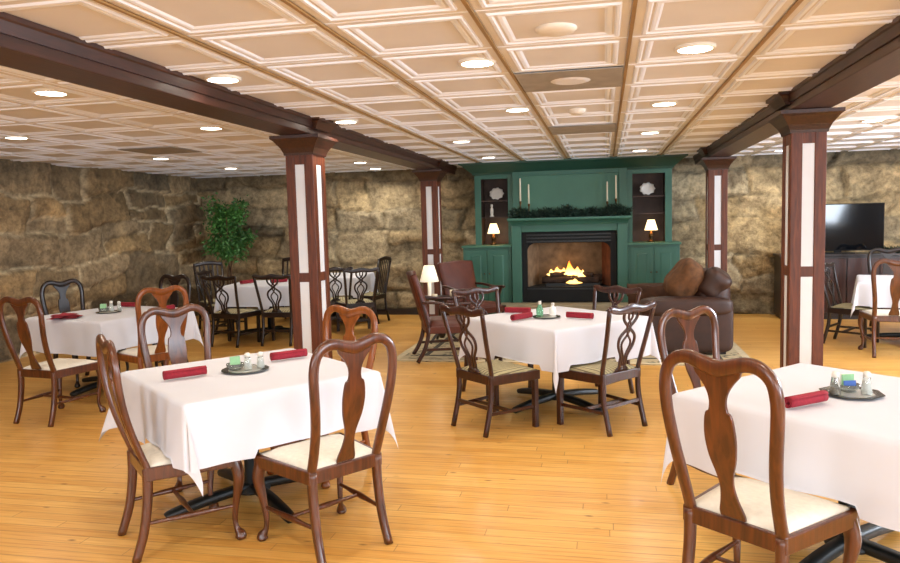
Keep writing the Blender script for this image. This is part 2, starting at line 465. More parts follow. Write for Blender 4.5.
def column(x, y, label, w=0.25, d=0.28):
    root = thing('wood_column', label, 'column', (x, y, 0), 0); root['kind'] = 'structure'
    bm = bmesh.new(); sx = 0.082
    hx, hy = w / 2, d / 2
    for a in (-1, 1):
        for b in (-1, 1):
            box(bm, (a * (hx - sx / 2), b * (hy - sx / 2), 1.12), (sx, sx, 2.24))
    for z0, z1 in ((0, 0.2), (1.10, 1.18), (2.11, 2.24)):
        B(-hx + .004, hx - .004, -hy + .004, hy - .004, z0, z1, bm)
    obj('frame', bm, 'column', root, bevel=0.006)
    for z0, z1 in ((0.2, 1.10), (1.18, 2.11)):
        for s in (-1, 1):
            obj('panel', B(-hx + 0.06, hx - 0.06, s * (hy - 0.016) - 0.006, s * (hy - 0.016) + 0.006, z0, z1), 'panel', root)
            obj('panel', B(s * (hx - 0.016) - 0.006, s * (hx - 0.016) + 0.006, -hy + 0.06, hy - 0.06, z0, z1), 'panel', root)
    bm = bmesh.new(); R = []
    for e, z in ((0.008, 2.19), (0.012, 2.21), (0.03, 2.25), (0.075, 2.31), (0.095, 2.325), (0.095, 2.352)):
        R.append([bm.verts.new((a * (hx + e), b * (hy + e), z)) for a, b in ((-1, -1), (1, -1), (1, 1), (-1, 1))])
    for p, q in zip(R, R[1:]):
        for j in range(4): bm.faces.new((p[j], p[(j + 1) % 4], q[(j + 1) % 4], q[j]))
    bm.faces.new(R[0][::-1]); bm.faces.new(R[-1])
    obj('capital', bm, 'beam', root)
    bm = bmesh.new(); R = []
    for e, z in ((0.03, 2.40), (0.04, 2.42), (0.07, 2.46), (0.09, 2.47), (0.09, H + .004)):
        R.append([bm.verts.new((a * (hx + e + .02), b * (hy + e), z)) for a, b in ((-1, -1), (1, -1), (1, 1), (-1, 1))])
    for p, q in zip(R, R[1:]):
        for j in range(4): bm.faces.new((p[j], p[(j + 1) % 4], q[(j + 1) % 4], q[j]))
    bm.faces.new(R[0][::-1]); bm.faces.new(R[-1])
    obj('cap_block', bm, 'beam', root)
    bm = B(-hx - .012, hx + .012, -hy - .012, hy + .012, 0, 0.14)
    obj('plinth', bm, 'column', root, bevel=0.006)
column(-2.555, 6.02, 'reddish wooden column with white inset panels behind the table with the tray and two napkin rolls')
column(1.505, 6.12, 'reddish wooden column with white inset panels in front of the television')
column(-2.56, 10.72, 'reddish wooden column with white inset panels behind the standing lamp')
column(1.50, 10.6, 'reddish wooden column with white inset panels behind the brown leather sofa')

# ------------------------------------------------------------------ ceiling fittings
def make_downlight():
    t = thing('downlight', '', 'ceiling light', (0, 0, H), 0, 'recessed ceiling downlights')
    obj('trim_ring', lathe(bmesh.new(), [(0.088, 0.03), (0.106, 0.03), (0.108, -0.009), (0.1, -0.014), (0.09, -0.013), (0.088, 0.0)], 28), 'whitemetal', t, smooth=True)
    obj('lens', lathe(bmesh.new(), [(0, -0.0115), (0.0885, -0.0115), (0.0885, 0.02), (0, 0.02)], 28), 'lens', t)
    return t
dl = [(-2.25, 4.1, 'in the ceiling tile beside the beam, nearest the camera'), (-0.7, 4.15, 'in the tile before the flat grey vent panel'), (0.48, 4.18, 'in the front tile between gold bar and television-side beam'),
      (-0.69, 6.0, 'beside the small round detector'), (-2.21, 6.13, 'beside the capital of the column near the ficus side'), (0.47, 6.14, 'behind the front one in the television-side tile row'),
      (0.48, 8.19, 'beside the farther flat grey vent panel'), (0.47, 10.35, 'above the niche with the single white flower plate by the sofa'), (-1.58, 8.16, 'third back in the row toward the left niche'), (-1.62, 10.4, 'above the niche with the carved figure'),
      (-3.48, 4.13, 'in the side aisle just beyond the beam near the camera'), (-5.42, 5.95, 'above the corner table by the stone side wall'), (-3.46, 6.05, 'in the side aisle before the wood column'), (-5.54, 8.42, 'in the side aisle beyond the corner table'),
      (-5.6, 10.31, 'above the ficus tree'), (-3.51, 10.29, 'in the side aisle washing the stone back wall'), (-3.7, 11.6, 'closest to the back wall behind the column'), (2.62, 8.09, 'in the television aisle beyond the column'), (2.5, 11.4, 'in the television aisle closest to the stone wall'),
      (2.6, 4.1, 'a'), (2.6, 6.1, 'b'), (4.6, 8.1, 'c'), (4.6, 11.0, 'd'), (4.6, 5.0, 'e'), (-0.7, 2.0, 'f'), (0.48, 2.0, 'g'), (-2.25, 2.0, 'h'), (-5.4, 3.5, 'i'), (-4.0, 1.5, 'j'), (2.6, 1.6, 'k'), (-0.7, 0.0, 'l')]
d0 = make_downlight()
E_SPOT = 44
for i, (x, y, lab) in enumerate(dl):
    seen = i < 19
    if seen:
        o = d0 if i == 0 else dup(d0, (x, y, H), 0)
        o.location = (x, y, H); o['label'] = 'round lit ceiling downlight ' + lab
    L = bpy.data.lights.new('downlight_beam', 'SPOT'); L.energy = E_SPOT; L.color = (1.0, 0.92, 0.80); L.spot_size = math.radians(150); L.spot_blend = 0.6; L.shadow_soft_size = 0.09
    if i in (15, 16, 18, 22): L.energy = E_SPOT * 1.9
    lo = bpy.data.objects.new('downlight_beam', L); C.objects.link(lo); lo.location = (x, y, H - 0.03)
tag(obj('ceiling_speaker', lathe(bmesh.new(), [(0, -0.02), (0.07, -0.02), (0.088, -0.014), (0.098, -0.004), (0.098, 0.03)], 32, (-0.22, 3.56, H)), 'whitemetal', smooth=True), 'round white unlit ceiling disc in the tile before the grey vent panel', 'ceiling speaker')
tag(obj('smoke_detector', lathe(bmesh.new(), [(0, -0.035), (0.05, -0.035), (0.07, -0.02), (0.075, 0.0), (0.075, 0.03)], 24, (-0.22, 6.25, H)), 'whitemetal', smooth=True), 'small round white detector on the ceiling between the two grey panels', 'smoke detector')
def vent(k, r, label, ell):
    x0 = TX + k * TW; y0 = TY + r * TW
    t = thing('ceiling_vent', label, 'ceiling vent', (x0 + TW / 2, y0 + TW / 2, H), 0)
    obj('panel', B(-0.325, 0.325, -0.325, 0.325, -0.012, -0.0075), 'greypanel', t)
    if ell: obj('diffuser', lathe(bmesh.new(), [(0, -0.02), (0.1, -0.02), (0.13, -0.0115)], 24), 'tile_flat', t)
vent(1, 2, 'flat grey ceiling panel with a round diffuser between two gold bars', True)
vent(1, 6, 'flat grey plain ceiling panel nearer the green fireplace wall', False)
vent(-6, 6, 'dull grey flat ceiling panel over the side aisle by the stone wall', False)

# ------------------------------------------------------------------ dining chairs
def seat_cushion(fw, rw, dep, y0, z, bul=0.022):
    bm = bmesh.new()
    def f(u, v):
        hw = (rw + (fw - rw) * v) / 2
        du = min(u, 1 - u); dv = min(v, 1 - v); e = min(1, du / 0.18) * min(1, dv / 0.18)
        return ((u * 2 - 1) * hw, y0 + v * dep, z + bul * (1 - (1 - e) ** 2))
    V = grid(bm, 12, 12, f)
    lo = [v for v in bm.verts if v.is_boundary]
    r = bmesh.ops.extrude_edge_only(bm, edges=[e for e in bm.edges if e.is_boundary])
    for g in r['geom']:
        if isinstance(g, bmesh.types.BMVert): g.co.z -= 0.02
    return bm

def seat_rail(fw, rw, dep, y0, z0, z1, t=0.022):
    bm = bmesh.new()
    q = [(-rw / 2, y0), (rw / 2, y0), (fw / 2, y0 + dep), (-fw / 2, y0 + dep)]
    for i in range(4):
        (xa, ya), (xb, yb) = q[i], q[(i + 1) % 4]
        d = Vector((xb - xa, yb - ya, 0)); L = d.length; a = math.atan2(d.y, d.x)
        box(bm, ((xa + xb) / 2, (ya + yb) / 2, (z0 + z1) / 2), (L + t, t, z1 - z0), Matrix.Rotation(a, 3, 'Z'))
    return bm

def make_queen_anne(label):
    t = thing('dining_chair', label, 'chair')
    fw, rw, dep = 0.50, 0.40, 0.43
    yb = lambda z: 0.05 - 0.0 if z < .45 else 0.05 - 0.20 * (z - 0.45) - 0.03 * math.sin((z - 0.45) / 0.6 * PI)
    # hoop: both stiles and the yoke-shaped crest in one sweep
    half = [(0.186, 0.42), (0.186, 0.50), (0.193, 0.62), (0.206, 0.74), (0.219, 0.86), (0.221, 0.94), (0.205, 1.005), (0.165, 1.043), (0.115, 1.052), (0.06, 1.038), (0.0, 1.024)]
    pts = [(-x, z) for x, z in half] + [(x, z) for x, z in half[::-1][1:]]
    sp = spline(pts, 5); P3 = [(x, yb(z), z) for x, z in sp]
    sc = [((1.0 + 0.35 * max(0, 1 - abs(x) / 0.2)) if z > 0.98 else 1.0, 1.0) for x, z in sp]
    obj('back_frame', sweep(bmesh.new(), P3, (0, 1, 0), rect(0.044, 0.03), sc), 'cherry', t, smooth=True)
    rows = spline([(0.455, 0.05), (0.48, 0.05), (0.53, 0.036), (0.585, 0.028), (0.63, 0.034), (0.70, 0.054), (0.77, 0.062), (0.83, 0.058), (0.862, 0.05), (0.872, 0.038), (0.90, 0.033), (0.93, 0.038), (0.955, 0.05), (0.98, 0.068), (1.003, 0.088), (1.026, 0.096)], 4)
    obj('splat', plate(bmesh.new(), rows, 0.014, lambda z: yb(z)), 'cherry', t, bevel=0.003)
    obj('seat_rail', seat_rail(fw, rw, dep, 0.045, 0.385, 0.452), 'cherry', t, bevel=0.006)
    obj('seat', seat_cushion(fw - 0.03, rw - 0.02, dep - 0.02, 0.058, 0.456), 'cream', t, smooth=True)
    for s in (-1, 1):
        # rear legs, raked back
        pl = spline([(s * 0.186, 0.05, 0.44), (s * 0.186, 0.045, 0.30), (s * 0.188, 0.02, 0.14), (s * 0.192, -0.025, 0.0)], 4)
        obj('leg', sweep(bmesh.new(), pl, (1, 0, 0), rect(0.046, 0.042), [1.0 - 0.15 * i / (len(pl) - 1) for i in range(len(pl))]), 'cherry', t, smooth=True)
        # cabriole front legs with pad feet
        cx, cy = s * 0.228, 0.455
        pl = spline([(cx, cy, 0.43, 1.15), (cx + s * .012, cy + .014, 0.37, 1.25), (cx + s * .016, cy + .018, 0.31, 1.15), (cx + s * .004, cy + .006, 0.22, 0.8), (cx - s * .006, cy - .004, 0.12, 0.6), (cx - s * .002, cy, 0.06, 0.58), (cx + s * .01, cy + .014, 0.028, 1.05), (cx + s * .012, cy + .016, 0.012, 1.15), (cx + s * .012, cy + .016, 0.0, 0.8)], 4)
        obj('leg', sweep(bmesh.new(), pl, (1, 0, 0.001), circ(0.025, 10), [p[3] for p in pl]), 'cherry', t, smooth=True)
        ps = spline([(s * 0.188, 0.02, 0.175, 0.8), (s * 0.196, 0.12, 0.175, 0.9), (s * 0.207, 0.24, 0.175, 1.3), (s * 0.216, 0.36, 0.175, 0.9), (s * 0.222, 0.45, 0.175, 0.8)], 4)
        obj('stretcher', sweep(bmesh.new(), ps, (0, 0, 1), circ(0.012, 8), [p[3] for p in ps]), 'cherry', t, smooth=True)
    ps = spline([(-0.207, 0.25, 0.175, 0.8), (-0.1, 0.25, 0.175, 0.9), (0, 0.25, 0.175, 1.3), (0.1, 0.25, 0.175, 0.9), (0.207, 0.25, 0.175, 0.8)], 4)
    obj('stretcher', sweep(bmesh.new(), ps, (0, 0, 1), circ(0.012, 8), [p[3] for p in ps]), 'cherry', t, smooth=True)
    return t

def make_chippendale(label):
    t = thing('dining_chair', label, 'chair')
    fw, rw, dep = 0.52, 0.41, 0.42
    yb = lambda z: 0.045 - 0.23 * max(0, z - 0.44)
    top = spline([(-0.262, 0.925, 0.7), (-0.235, 0.935, 1.0), (-0.15, 0.918, 1.0), (-0.07, 0.922, 1.2), (0, 0.932, 1.35), (0.07, 0.922, 1.2), (0.15, 0.918, 1.0), (0.235, 0.935, 1.0), (0.262, 0.925, 0.7)], 4)
    obj('top_rail', sweep(bmesh.new(), [(x, yb(z), z) for x, z, k in top], (0, 1, 0), rect(0.05, 0.024), [(k, 1) for x, z, k in top]), 'walnut', t, smooth=True)
    bm = bmesh.new()
    for s in (-1, 1):
        P = spline([(s * 0.03, 0.455), (s * 0.036, 0.52), (s * 0.04, 0.57), (s * 0.085, 0.65), (s * 0.08, 0.72), (0, 0.785), (-s * 0.062, 0.84), (-s * 0.075, 0.89), (-s * 0.05, 0.925)], 5)
        sweep(bm, [(x, yb(z) + s * 0.002, z) for x, z in P], (0, 1, 0), rect(0.023, 0.015))
        P = spline([(s * 0.012, 0.455), (s * 0.01, 0.56), (s * 0.048, 0.66), (0, 0.73), (-s * 0.02, 0.80), (s * 0.02, 0.86), (s * 0.016, 0.925)], 5)
        sweep(bm, [(x, yb(z) - s * 0.001, z) for x, z in P], (0, 1, 0), rect(0.016, 0.013))
    plate(bm, [(0.44, 0.075), (0.47, 0.06), (0.49, 0.03)], 0.014, yb)
    obj('splat', bm, 'walnut', t, smooth=True)
    obj('seat_rail', seat_rail(fw, rw, dep, 0.04, 0.375, 0.445), 'walnut', t, bevel=0.005)
    obj('seat', seat_cushion(fw - 0.02, rw - 0.02, dep - 0.015, 0.055, 0.448), 'stripe', t, smooth=True)
    for s in (-1, 1):
        pl = spline([(s * 0.25, yb(0.93), 0.93), (s * 0.225, yb(0.7), 0.7), (s * 0.203, 0.045, 0.46), (s * 0.198, 0.045, 0.38)], 4)
        obj('stile', sweep(bmesh.new(), pl, (1, 0, 0), rect(0.026, 0.034)), 'walnut', t, smooth=True)
        pl = spline([(s * 0.198, 0.045, 0.45), (s * 0.198, 0.04, 0.25), (s * 0.2, -0.02, 0.0)], 4)
        obj('leg', sweep(bmesh.new(), pl, (1, 0, 0), rect(0.036, 0.036)), 'walnut', t, smooth=True)
        obj('leg', B(s * 0.238 - 0.02, s * 0.238 + 0.02, 0.425, 0.465, 0, 0.44), 'walnut', t, bevel=0.004)
        bm = bmesh.new(); sweep(bm, [(s * 0.2, 0.015, 0.16), (s * 0.237, 0.44, 0.16)], (0, 0, 1), rect(0.016, 0.026)); obj('stretcher', bm, 'walnut', t)
    obj('stretcher', B(-0.215, 0.215, 0.20, 0.216, 0.15, 0.174), 'walnut', t)
    obj('stretcher', B(-0.2, 0.2, 0.02, 0.036, 0.19, 0.214), 'walnut', t)
    return t

def make_slat_chair(label):      # tall vertical-slat chair with arms, by the stone back wall
    t = thing('dining_chair', label, 'chair')
    yb = lambda z: 0.045 - 0.2 * max(0, z - 0.44)
    P = spline([(-0.23, 1.0), (-0.1, 1.02), (0, 1.03), (0.1, 1.02), (0.23, 1.0)], 4)
    obj('top_rail', sweep(bmesh.new(), [(x, yb(z), z) for x, z in P], (0, 1, 0), rect(0.06, 0.024)), 'ebony', t, smooth=True)
    for i in range(-2, 3):
        x = i * 0.07
        obj('back_slat', sweep(bmesh.new(), [(x * 0.9, yb(0.45), 0.45), (x, yb(1.0), 1.0)], (0, 1, 0), rect(0.024, 0.012)), 'ebony', t)
    obj('seat_rail', seat_rail(0.5, 0.41, 0.42, 0.04, 0.375, 0.445), 'ebony', t, bevel=0.005)
    obj('seat', seat_cushion(0.48, 0.39, 0.4, 0.055, 0.448), 'stripe', t, smooth=True)
    for s in (-1, 1):
        pl = [(s * 0.22, yb(1.0), 1.0), (s * 0.2, 0.045, 0.44), (s * 0.2, 0.03, 0.2), (s * 0.2, -0.02, 0)]
        obj('leg', sweep(bmesh.new(), pl, (1, 0, 0), rect(0.034, 0.034)), 'ebony', t, smooth=True)
        obj('leg', B(s * 0.23 - 0.02, s * 0.23 + 0.02, 0.425, 0.465, 0, 0.66 if 0 else 0.44), 'ebony', t)
        obj('stretcher', sweep(bmesh.new(), [(s * 0.2, 0.015, 0.16), (s * 0.23, 0.44, 0.16)], (0, 0, 1), rect(0.016, 0.026)), 'ebony', t)
    return t

SEATS = []
def rz(a): return math.radians(a - 90)
FOOT = 0.024
qa0 = make_queen_anne('x'); ch0 = make_chippendale('x'); sl0 = make_slat_chair('x')
first = {'qa': True, 'ch': True, 'sl': True}; proto = {'qa': qa0, 'ch': ch0, 'sl': sl0}
def seat_at(kind, x, y, ang, label, group, mats=None, s=1.0):
    if first[kind] and not mats:
        o = proto[kind]; first[kind] = False; o.location = (x, y, 0); o.rotation_euler = (0, 0, rz(ang)); o['label'] = label
    else: o = dup(proto[kind], (x, y, 0), rz(ang), label, mats=mats)
    o['group'] = group; SEATS.append((x, y, rz(ang))); o.scale = (1, 1, s)
    return o
G1 = 'chairs around the table with the tray and two napkin rolls'
seat_at('qa', -1.2, 3.22, 144, 'brown vase-splat chair seen from behind at the table with two napkin rolls', G1)
seat_at('qa', -2.34, 3.13, 46, 'brown chair seen edge-on at the two-roll table, under the hanging cloth corner', G1)
seat_at('qa', -2.79, 4.33, -36, 'chair with pale shiny hoop top behind the napkin roll of the two-roll table', G1)
seat_at('qa', -1.72, 4.57, -112, 'golden brown chair across the two-roll table, in front of the wooden column', G1, {'cherry': 'amber_wood'}, 0.97)
G2 = 'chairs around the corner table by the stone side wall'
seat_at('qa', -4.64, 5.07, 82, 'brown vase-splat chair with cream seat before the corner table by the stone wall', G2)
seat_at('qa', -3.97, 5.88, 148, 'orange-brown chair back between the corner table and the pale-topped chair', G2, {'cherry': 'amber_wood'})
seat_at('qa', -5.65, 6.72, -18, 'dark hoop-backed chair facing out against the bare stone side wall', G2, {'cherry': 'dark_wood'})
seat_at('qa', -4.78, 7.3, -104, 'dark hoop-backed chair on the far side of the corner table', G2, {'cherry': 'dark_wood'})
G3 = 'chairs around the centre table before the fireplace'
seat_at('ch', -1.01, 5.33, 48, 'dark pierced-splat chair with striped seat at the centre table, on the lamp side', G3)
seat_at('ch', 0.14, 5.475, 139, 'dark pierced-splat chair with striped seat at the centre table, on the sofa side', G3)
seat_at('ch', -1.16, 6.72, -45, 'pierced-back chair behind the centre table, in front of the russet armchairs', G3)
seat_at('ch', 0.06, 6.78, -128, 'pierced-back chair behind the centre table, in front of the firebox', G3)
G4 = 'chairs at the table with the eight-sided tray'
seat_at('qa', 0.43, 2.75, 50, 'large brown vase-splat chair seen from behind at the table with the eight-sided tray', G4, None, 1.025)
seat_at('qa', 0.53, 4.50, -50, 'chair with pale shiny yoke top facing the camera, before the leather sofa', G4, None, 0.968)
G5 = 'chairs at the table by the television'
seat_at('qa', 3.03, 8.55, 82, 'brown hoop-backed chair seen from behind at the table by the television', G5)
seat_at('ch', 2.7, 9.62, -34, 'pierced-back chair beside the wooden column at the table by the television', G5, {'walnut': 'dark_wood'})
seat_at('qa', 3.75, 10.85, -100, 'hoop-backed chair on the far side of the table by the television', G5, {'cherry': 'dark_wood'})
G6 = 'dark chairs around the side-aisle tables near the ficus'
DK = {'walnut': 'dark_wood'}
seat_at('ch', -4.95, 8.72, 84, 'dark pierced-back chair with its back to the camera, below the ficus tree', G6, DK)
seat_at('ch', -4.27, 8.85, 92, 'dark pierced-back chair beside the wooden column, below the bare stone wall', G6, DK)
seat_at('ch', -3.92, 10.15, 112, 'dark pierced-back chair just beyond the wooden column, against white cloth', G6, DK)
seat_at('ch', -3.44, 9.9, 125, 'dark pierced-back chair between the column and the slat-backed wall chair', G6, DK)
seat_at('ch', -5.75, 9.75, 5, 'dark chair at the end of the side-aisle table below the ficus leaves', G6, DK)
seat_at('sl', -3.5, 11.1, 172, 'dark slat-backed chair standing by the stone back wall', G6)
seat_at('sl', -5.15, 11.45, -90, 'dark slat-backed chair facing out behind the side-aisle table', G6)
seat_at('sl', -6.1, 10.4, -40, 'dark slat-backed chair beside the trunk of the ficus', G6)

# ------------------------------------------------------------------ tables
def table(x, y, ang, half, over, label, clabel, group, seed, lean=None):
    t = thing('dining_table', label, 'table', (x, y, 0), math.radians(ang), 'cloth-covered dining tables')
    obj('tabletop', B(-half, half, -half, half, 0.725, 0.757), 'ebony', t, bevel=0.004)
    obj('pedestal', lathe(bmesh.new(), [(0.10, 0.06), (0.10, 0.075), (0.045, 0.1), (0.04, 0.65), (0.06, 0.69), (0.2, 0.705), (0.2, 0.725)], 18), 'iron', t, smooth=True)
    for k in range(4):
        a = k * PI / 2 + PI / 4 * 0
        P = spline([(0.02, 0, 0.085, 1.0), (0.25, 0, 0.07, 1.0), (0.46, 0, 0.04, 0.9), (0.5, 0, 0.028, 0.7)], 4)
        c, s = math.cos(a), math.sin(a)
        obj('foot', sweep(bmesh.new(), [(p[0] * c, p[0] * s, p[2]) for p in P], (0, 0, 1), rect(0.07, 0.05), [p[3] for p in P]), 'iron', t, smooth=True)
    rnd = random.Random(seed); ph = [rnd.uniform(0, 6.28) for _ in range(8)]
    S = half + over; n = 92
    bm = bmesh.new(); top = 0.7625; rr = 0.012
    ca, sa = math.cos(math.radians(ang)), math.sin(math.radians(ang))
    near = [q for q in SEATS if math.hypot(q[0] - x, q[1] - y) < 1.6]
    def f(u, v):
        X, Y, Z = f0(u, v)
        if Z < 0.484:
            wx, wy = x + X * ca - Y * sa, y + X * sa + Y * ca
            for qx, qy, qa in near:
                dx, dy = wx - qx, wy - qy; c2, s2 = math.cos(-qa), math.sin(-qa)
                lx, ly = dx * c2 - dy * s2, dx * s2 + dy * c2
                if -0.02 < ly < 0.50 and abs(lx) < 0.20 + 0.06 * ly / 0.48 + 0.012: Z = 0.484
        return (X, Y, Z)
    def f0(u, v):
        U, V = (2 * u - 1) * S, (2 * v - 1) * S
        du, dv = max(0, abs(U) - half), max(0, abs(V) - half)
        su, sv = (1 if U > 0 else -1), (1 if V > 0 else -1)
        X, Y = max(-half, min(half, U)), max(-half, min(half, V))
        wave = 0
        if du == 0 and dv == 0: return (X, Y, top + 0.0015 * noise.noise((U * 3, V * 3, seed)))
        if du > 0 and dv > 0:
            r = math.hypot(du, dv); phi = math.atan2(dv, du)
            k = math.sin(2 * phi) ** 1.0
            lx, ly, fl = (lean or {}).get((su, sv), (0, 0, 0.2)); o = r * fl * k
            out = 0.008 + o
            # fold opens around the diagonal
            th = PI / 4 + (phi - PI / 4) * 0.9
            X += su * (out * math.cos(th) + 0.006); Y += sv * (out * math.sin(th) + 0.006)
            X += lx * r * k; Y += ly * r * k
            z = top - math.sqrt(max(0, r * r - o * o * 1.1))
            return (X, Y, min(top, z))
        d = du or dv; a = V if du > 0 else U; q = d / over
        side = (0 if su > 0 else 1) if du > 0 else (2 if sv > 0 else 3)
        edge = 1 - (abs(a) / half) ** 4
        wv = q * edge * (0.016 * math.sin(a * 9 + ph[side]) + 0.010 * math.sin(a * 17 + ph[side + 4])) + 0.012 + 0.03 * q * edge
        z = top - d + (0.010 * (1 - math.exp(-d / 0.02)))
        if du > 0: X += su * wv * (1 - math.exp(-d / 0.02)); X += su * 0.006
        else: Y += sv * wv * (1 - math.exp(-d / 0.02)); Y += sv * 0.006
        return (X, Y, z)
    grid(bm, n, n, f)
    tag(obj('tablecloth', bm, 'cloth', smooth=True, loc=(x, y, 0), rot=(0, 0, math.radians(ang))), clabel, 'tablecloth', 'white tablecloths')
    return t
table(-2.03, 3.81, 50.5, 0.54, 0.33, 'square pedestal table between the two nearest pale-seated chairs, carrying two napkin rolls', 'white cloth on the table with the tray and two napkin rolls', 'T', 1, {(-1, -1): (0.3, 0.1, 0.25), (-1, 1): (0, 0, 0.36)})
table(-4.87, 6.41, 75, 0.535, 0.33, 'square table by the stone side wall with a folded red napkin', 'white cloth on the corner table by the stone side wall', 'T', 2)
table(-0.41, 6.19, 48, 0.54, 0.33, 'square pedestal table in the middle of the room before the fireplace', 'white cloth on the centre table before the fireplace, with three napkin rolls', 'T', 3)
table(1.085, 3.545, 46.8, 0.54, 0.33, 'square pedestal table carrying the eight-sided tray and one napkin roll', 'white cloth on the table with the eight-sided tray', 'T', 4, {(-1, 1): (0, 0, 0.12)})
table(3.56, 9.62, -17, 0.54, 0.3, 'square table near the television', 'white cloth on the table near the television', 'T', 5)
table(-4.8, 9.78, 8, 0.54, 0.33, 'square side-aisle table below the ficus tree', 'white cloth on the side-aisle table below the ficus tree', 'T', 6)
table(-4.36, 11.2, 4, 0.54, 0.33, 'square side-aisle table closest to the stone back wall', 'white cloth on the side-aisle table closest to the back wall', 'T', 7)
TZ = 0.7645

# napkin rolls
def make_napkin():
    bm = bmesh.new(); L = 0.23; ns = 90
    P = []
    for i in range(ns + 1):
        a = i / ns * 2 * PI * 2.4; r = 0.009 + 0.0185 * (i / ns) ** 0.8
        P.append((r * math.cos(a), r * math.sin(a)))
    q = P[::-1]
    V = [[bm.verts.new((x, b, c + 0.0275)) for (b, c) in P] for x in [L * (k / 8 - 0.5) for k in range(9)]]
    for k in range(8):
        for i in range(ns): bm.faces.new((V[k][i], V[k][i + 1], V[k + 1][i + 1], V[k + 1][i]))
    o = obj('napkin_roll', bm, 'red', smooth=True)
    sd = o.modifiers.new('thick', 'SOLIDIFY'); sd.thickness = 0.0035; sd.offset = -1
    return o
nk = make_napkin(); GN = 'rolled burgundy napkins'
rolls = [(-2.29, 3.59, 48, 'burgundy napkin roll in front of the tray, between two chairs with pale seats'), (-1.93, 4.16, 47, 'burgundy napkin roll behind the tray, under the crest of the near chair'),
         (-0.76, 6.36, -8, 'burgundy napkin roll on the centre table, closest to the russet armchair'), (-0.68, 5.96, 55, 'burgundy napkin roll on the centre table, between tray and lamp-side chair'), (-0.21, 6.03, -22, 'burgundy napkin roll on the centre table, on the sofa side of the bottles'),
         (0.84, 3.32, 38, 'burgundy napkin roll beside the eight-sided tray, its open end toward the chair'),
         (-4.33, 6.5, 78, 'burgundy napkin roll on the corner table, behind the orange-brown chair'), (-4.98, 6.82, -8, 'burgundy napkin roll on the corner table, beyond the tray toward the wall'),
         (-4.62, 9.75, 45, 'burgundy napkin roll on the side-aisle table, between the two dark chair backs'), (-5.05, 9.6, 70, 'burgundy napkin roll on the side-aisle table, under the ficus')]
for i, (x, y, a, lab) in enumerate(rolls):
    o = nk if i == 0 else nk.copy()
    if i: C.objects.link(o)
    o.location = (x, y, TZ + 0.002); o.rotation_euler = (0, 0, math.radians(a)); tag(o, lab, 'napkin', GN)
def folded():
    bm = bmesh.new()
    for k, (s, a) in enumerate(((0.13, 0.0), (0.11, 0.5), (0.09, 1.0))):
        def f(u, v, s=s, a=a, k=k):
            x, y = (u - .5) * 2 * s, (v - .5) * 2 * s
            z = 0.004 + k * 0.012 + 0.018 * abs(noise.noise((x * 14, y * 14, k))) + 0.02 * (1 - min(1, math.hypot(x, y) / s))
            return (x * math.cos(a) - y * math.sin(a), x * math.sin(a) + y * math.cos(a), z)
        grid(bm, 10, 10, f)
    o = obj('folded_napkin', bm, 'red', smooth=True, loc=(-5.05, 5.98, TZ + .002), rot=(0, 0, 0.4))
    tag(o, 'crumpled red napkin heap on the corner table by the stone wall', 'napkin')
folded()

# condiments
def shaker(name, x, y, kind, label, h=0.085):
    t = thing(name, label, 'shaker', (x, y, TZ + 0.009), 0)
    obj('glass_body', lathe(bmesh.new(), [(0.0, 0.0), (0.022, 0.0), (0.024, 0.006), (0.02, h * 0.45), (0.015, h * 0.75), (0.014, h * 0.78)], 16), 'glass', t, smooth=True)
    obj('filling', lathe(bmesh.new(), [(0, 0.004), (0.019, 0.004), (0.0175, h * (0.3 if kind == 'pepper' else 0.62)), (0, h * (0.3 if kind == 'pepper' else 0.62))], 14), kind, t, smooth=True)
    obj('cap', lathe(bmesh.new(), [(0.0155, h * 0.74), (0.016, h * 0.9), (0.011, h * 0.98), (0, h)], 14), 'whitemetal', t, smooth=True)
def tray(x, y, r, label, n=8, a=0.2):
    bm = bmesh.new()
    prof = [(0, 0), (r * 0.8, 0), (r * 0.84, 0.002), (r, 0.006), (r, 0.009), (r * 0.83, 0.005), (0, 0.005)]
    lathe(bm, prof, n)
    o = tag(obj('condiment_tray', bm, 'tray', loc=(x, y, TZ + 0.002), rot=(0, 0, a)), label, 'tray')
    obj('tray_centre', lathe(bmesh.new(), [(0, 0.0052), (r * 0.72, 0.0052), (r * 0.72, 0.0058), (0, 0.006)], n), 'silver', o)
def caddy(x, y, label, r=0.045, packs=('packet_green', 'packet_green', 'packet_blue'), ang=0.0, hh=0.06, plab='caddy'):
    t = thing('sugar_caddy', label, 'sugar caddy', (x, y, TZ + 0.008), ang)
    obj('bowl', lathe(bmesh.new(), [(0, 0), (r * 0.7, 0), (r * 0.95, hh * 0.3), (r, hh * 0.6), (r * 0.93, hh * 0.6), (r * 0.85, hh * 0.3), (r * 0.62, 0.006), (0, 0.006)], 20), 'glass', t, smooth=True)
    for i, mname in enumerate(packs):
        yy = -r * 0.4 + i * r * 0.8 / max(1, len(packs) - 1)
        bm = bmesh.new(); hp = 0.036 if mname == 'packet_blue' else 0.062; box(bm, (0, 0, 0.007 + hp / 2), (0.056, 0.007, hp))
        o = obj('sugar_packet', bm, mname, bevel=0.0015, loc=(x - math.sin(ang) * yy, y + math.cos(ang) * yy, TZ + 0.0165), rot=((0.12 * (i - 1)), 0, ang))
        tag(o, {'packet_green': 'pale green', 'packet_blue': 'blue', 'packet_white': 'white'}[mname] + ' sugar packet standing in the caddy ' + plab + ', ' + ('front', 'second', 'third', 'back')[min(3, i)] + ' of its row', 'sugar packet', 'sugar packets')
tray(-2.045, 3.815, 0.135, 'dark pewter tray with caddy and shakers on the table with two napkin rolls', 16)
caddy(-2.10, 3.80, 'round glass caddy of pale green packets beside the white shakers, two-roll table', 0.05, ('packet_green', 'packet_green', 'packet_white', 'packet_green'), 0.6, plab='on the two-roll table')
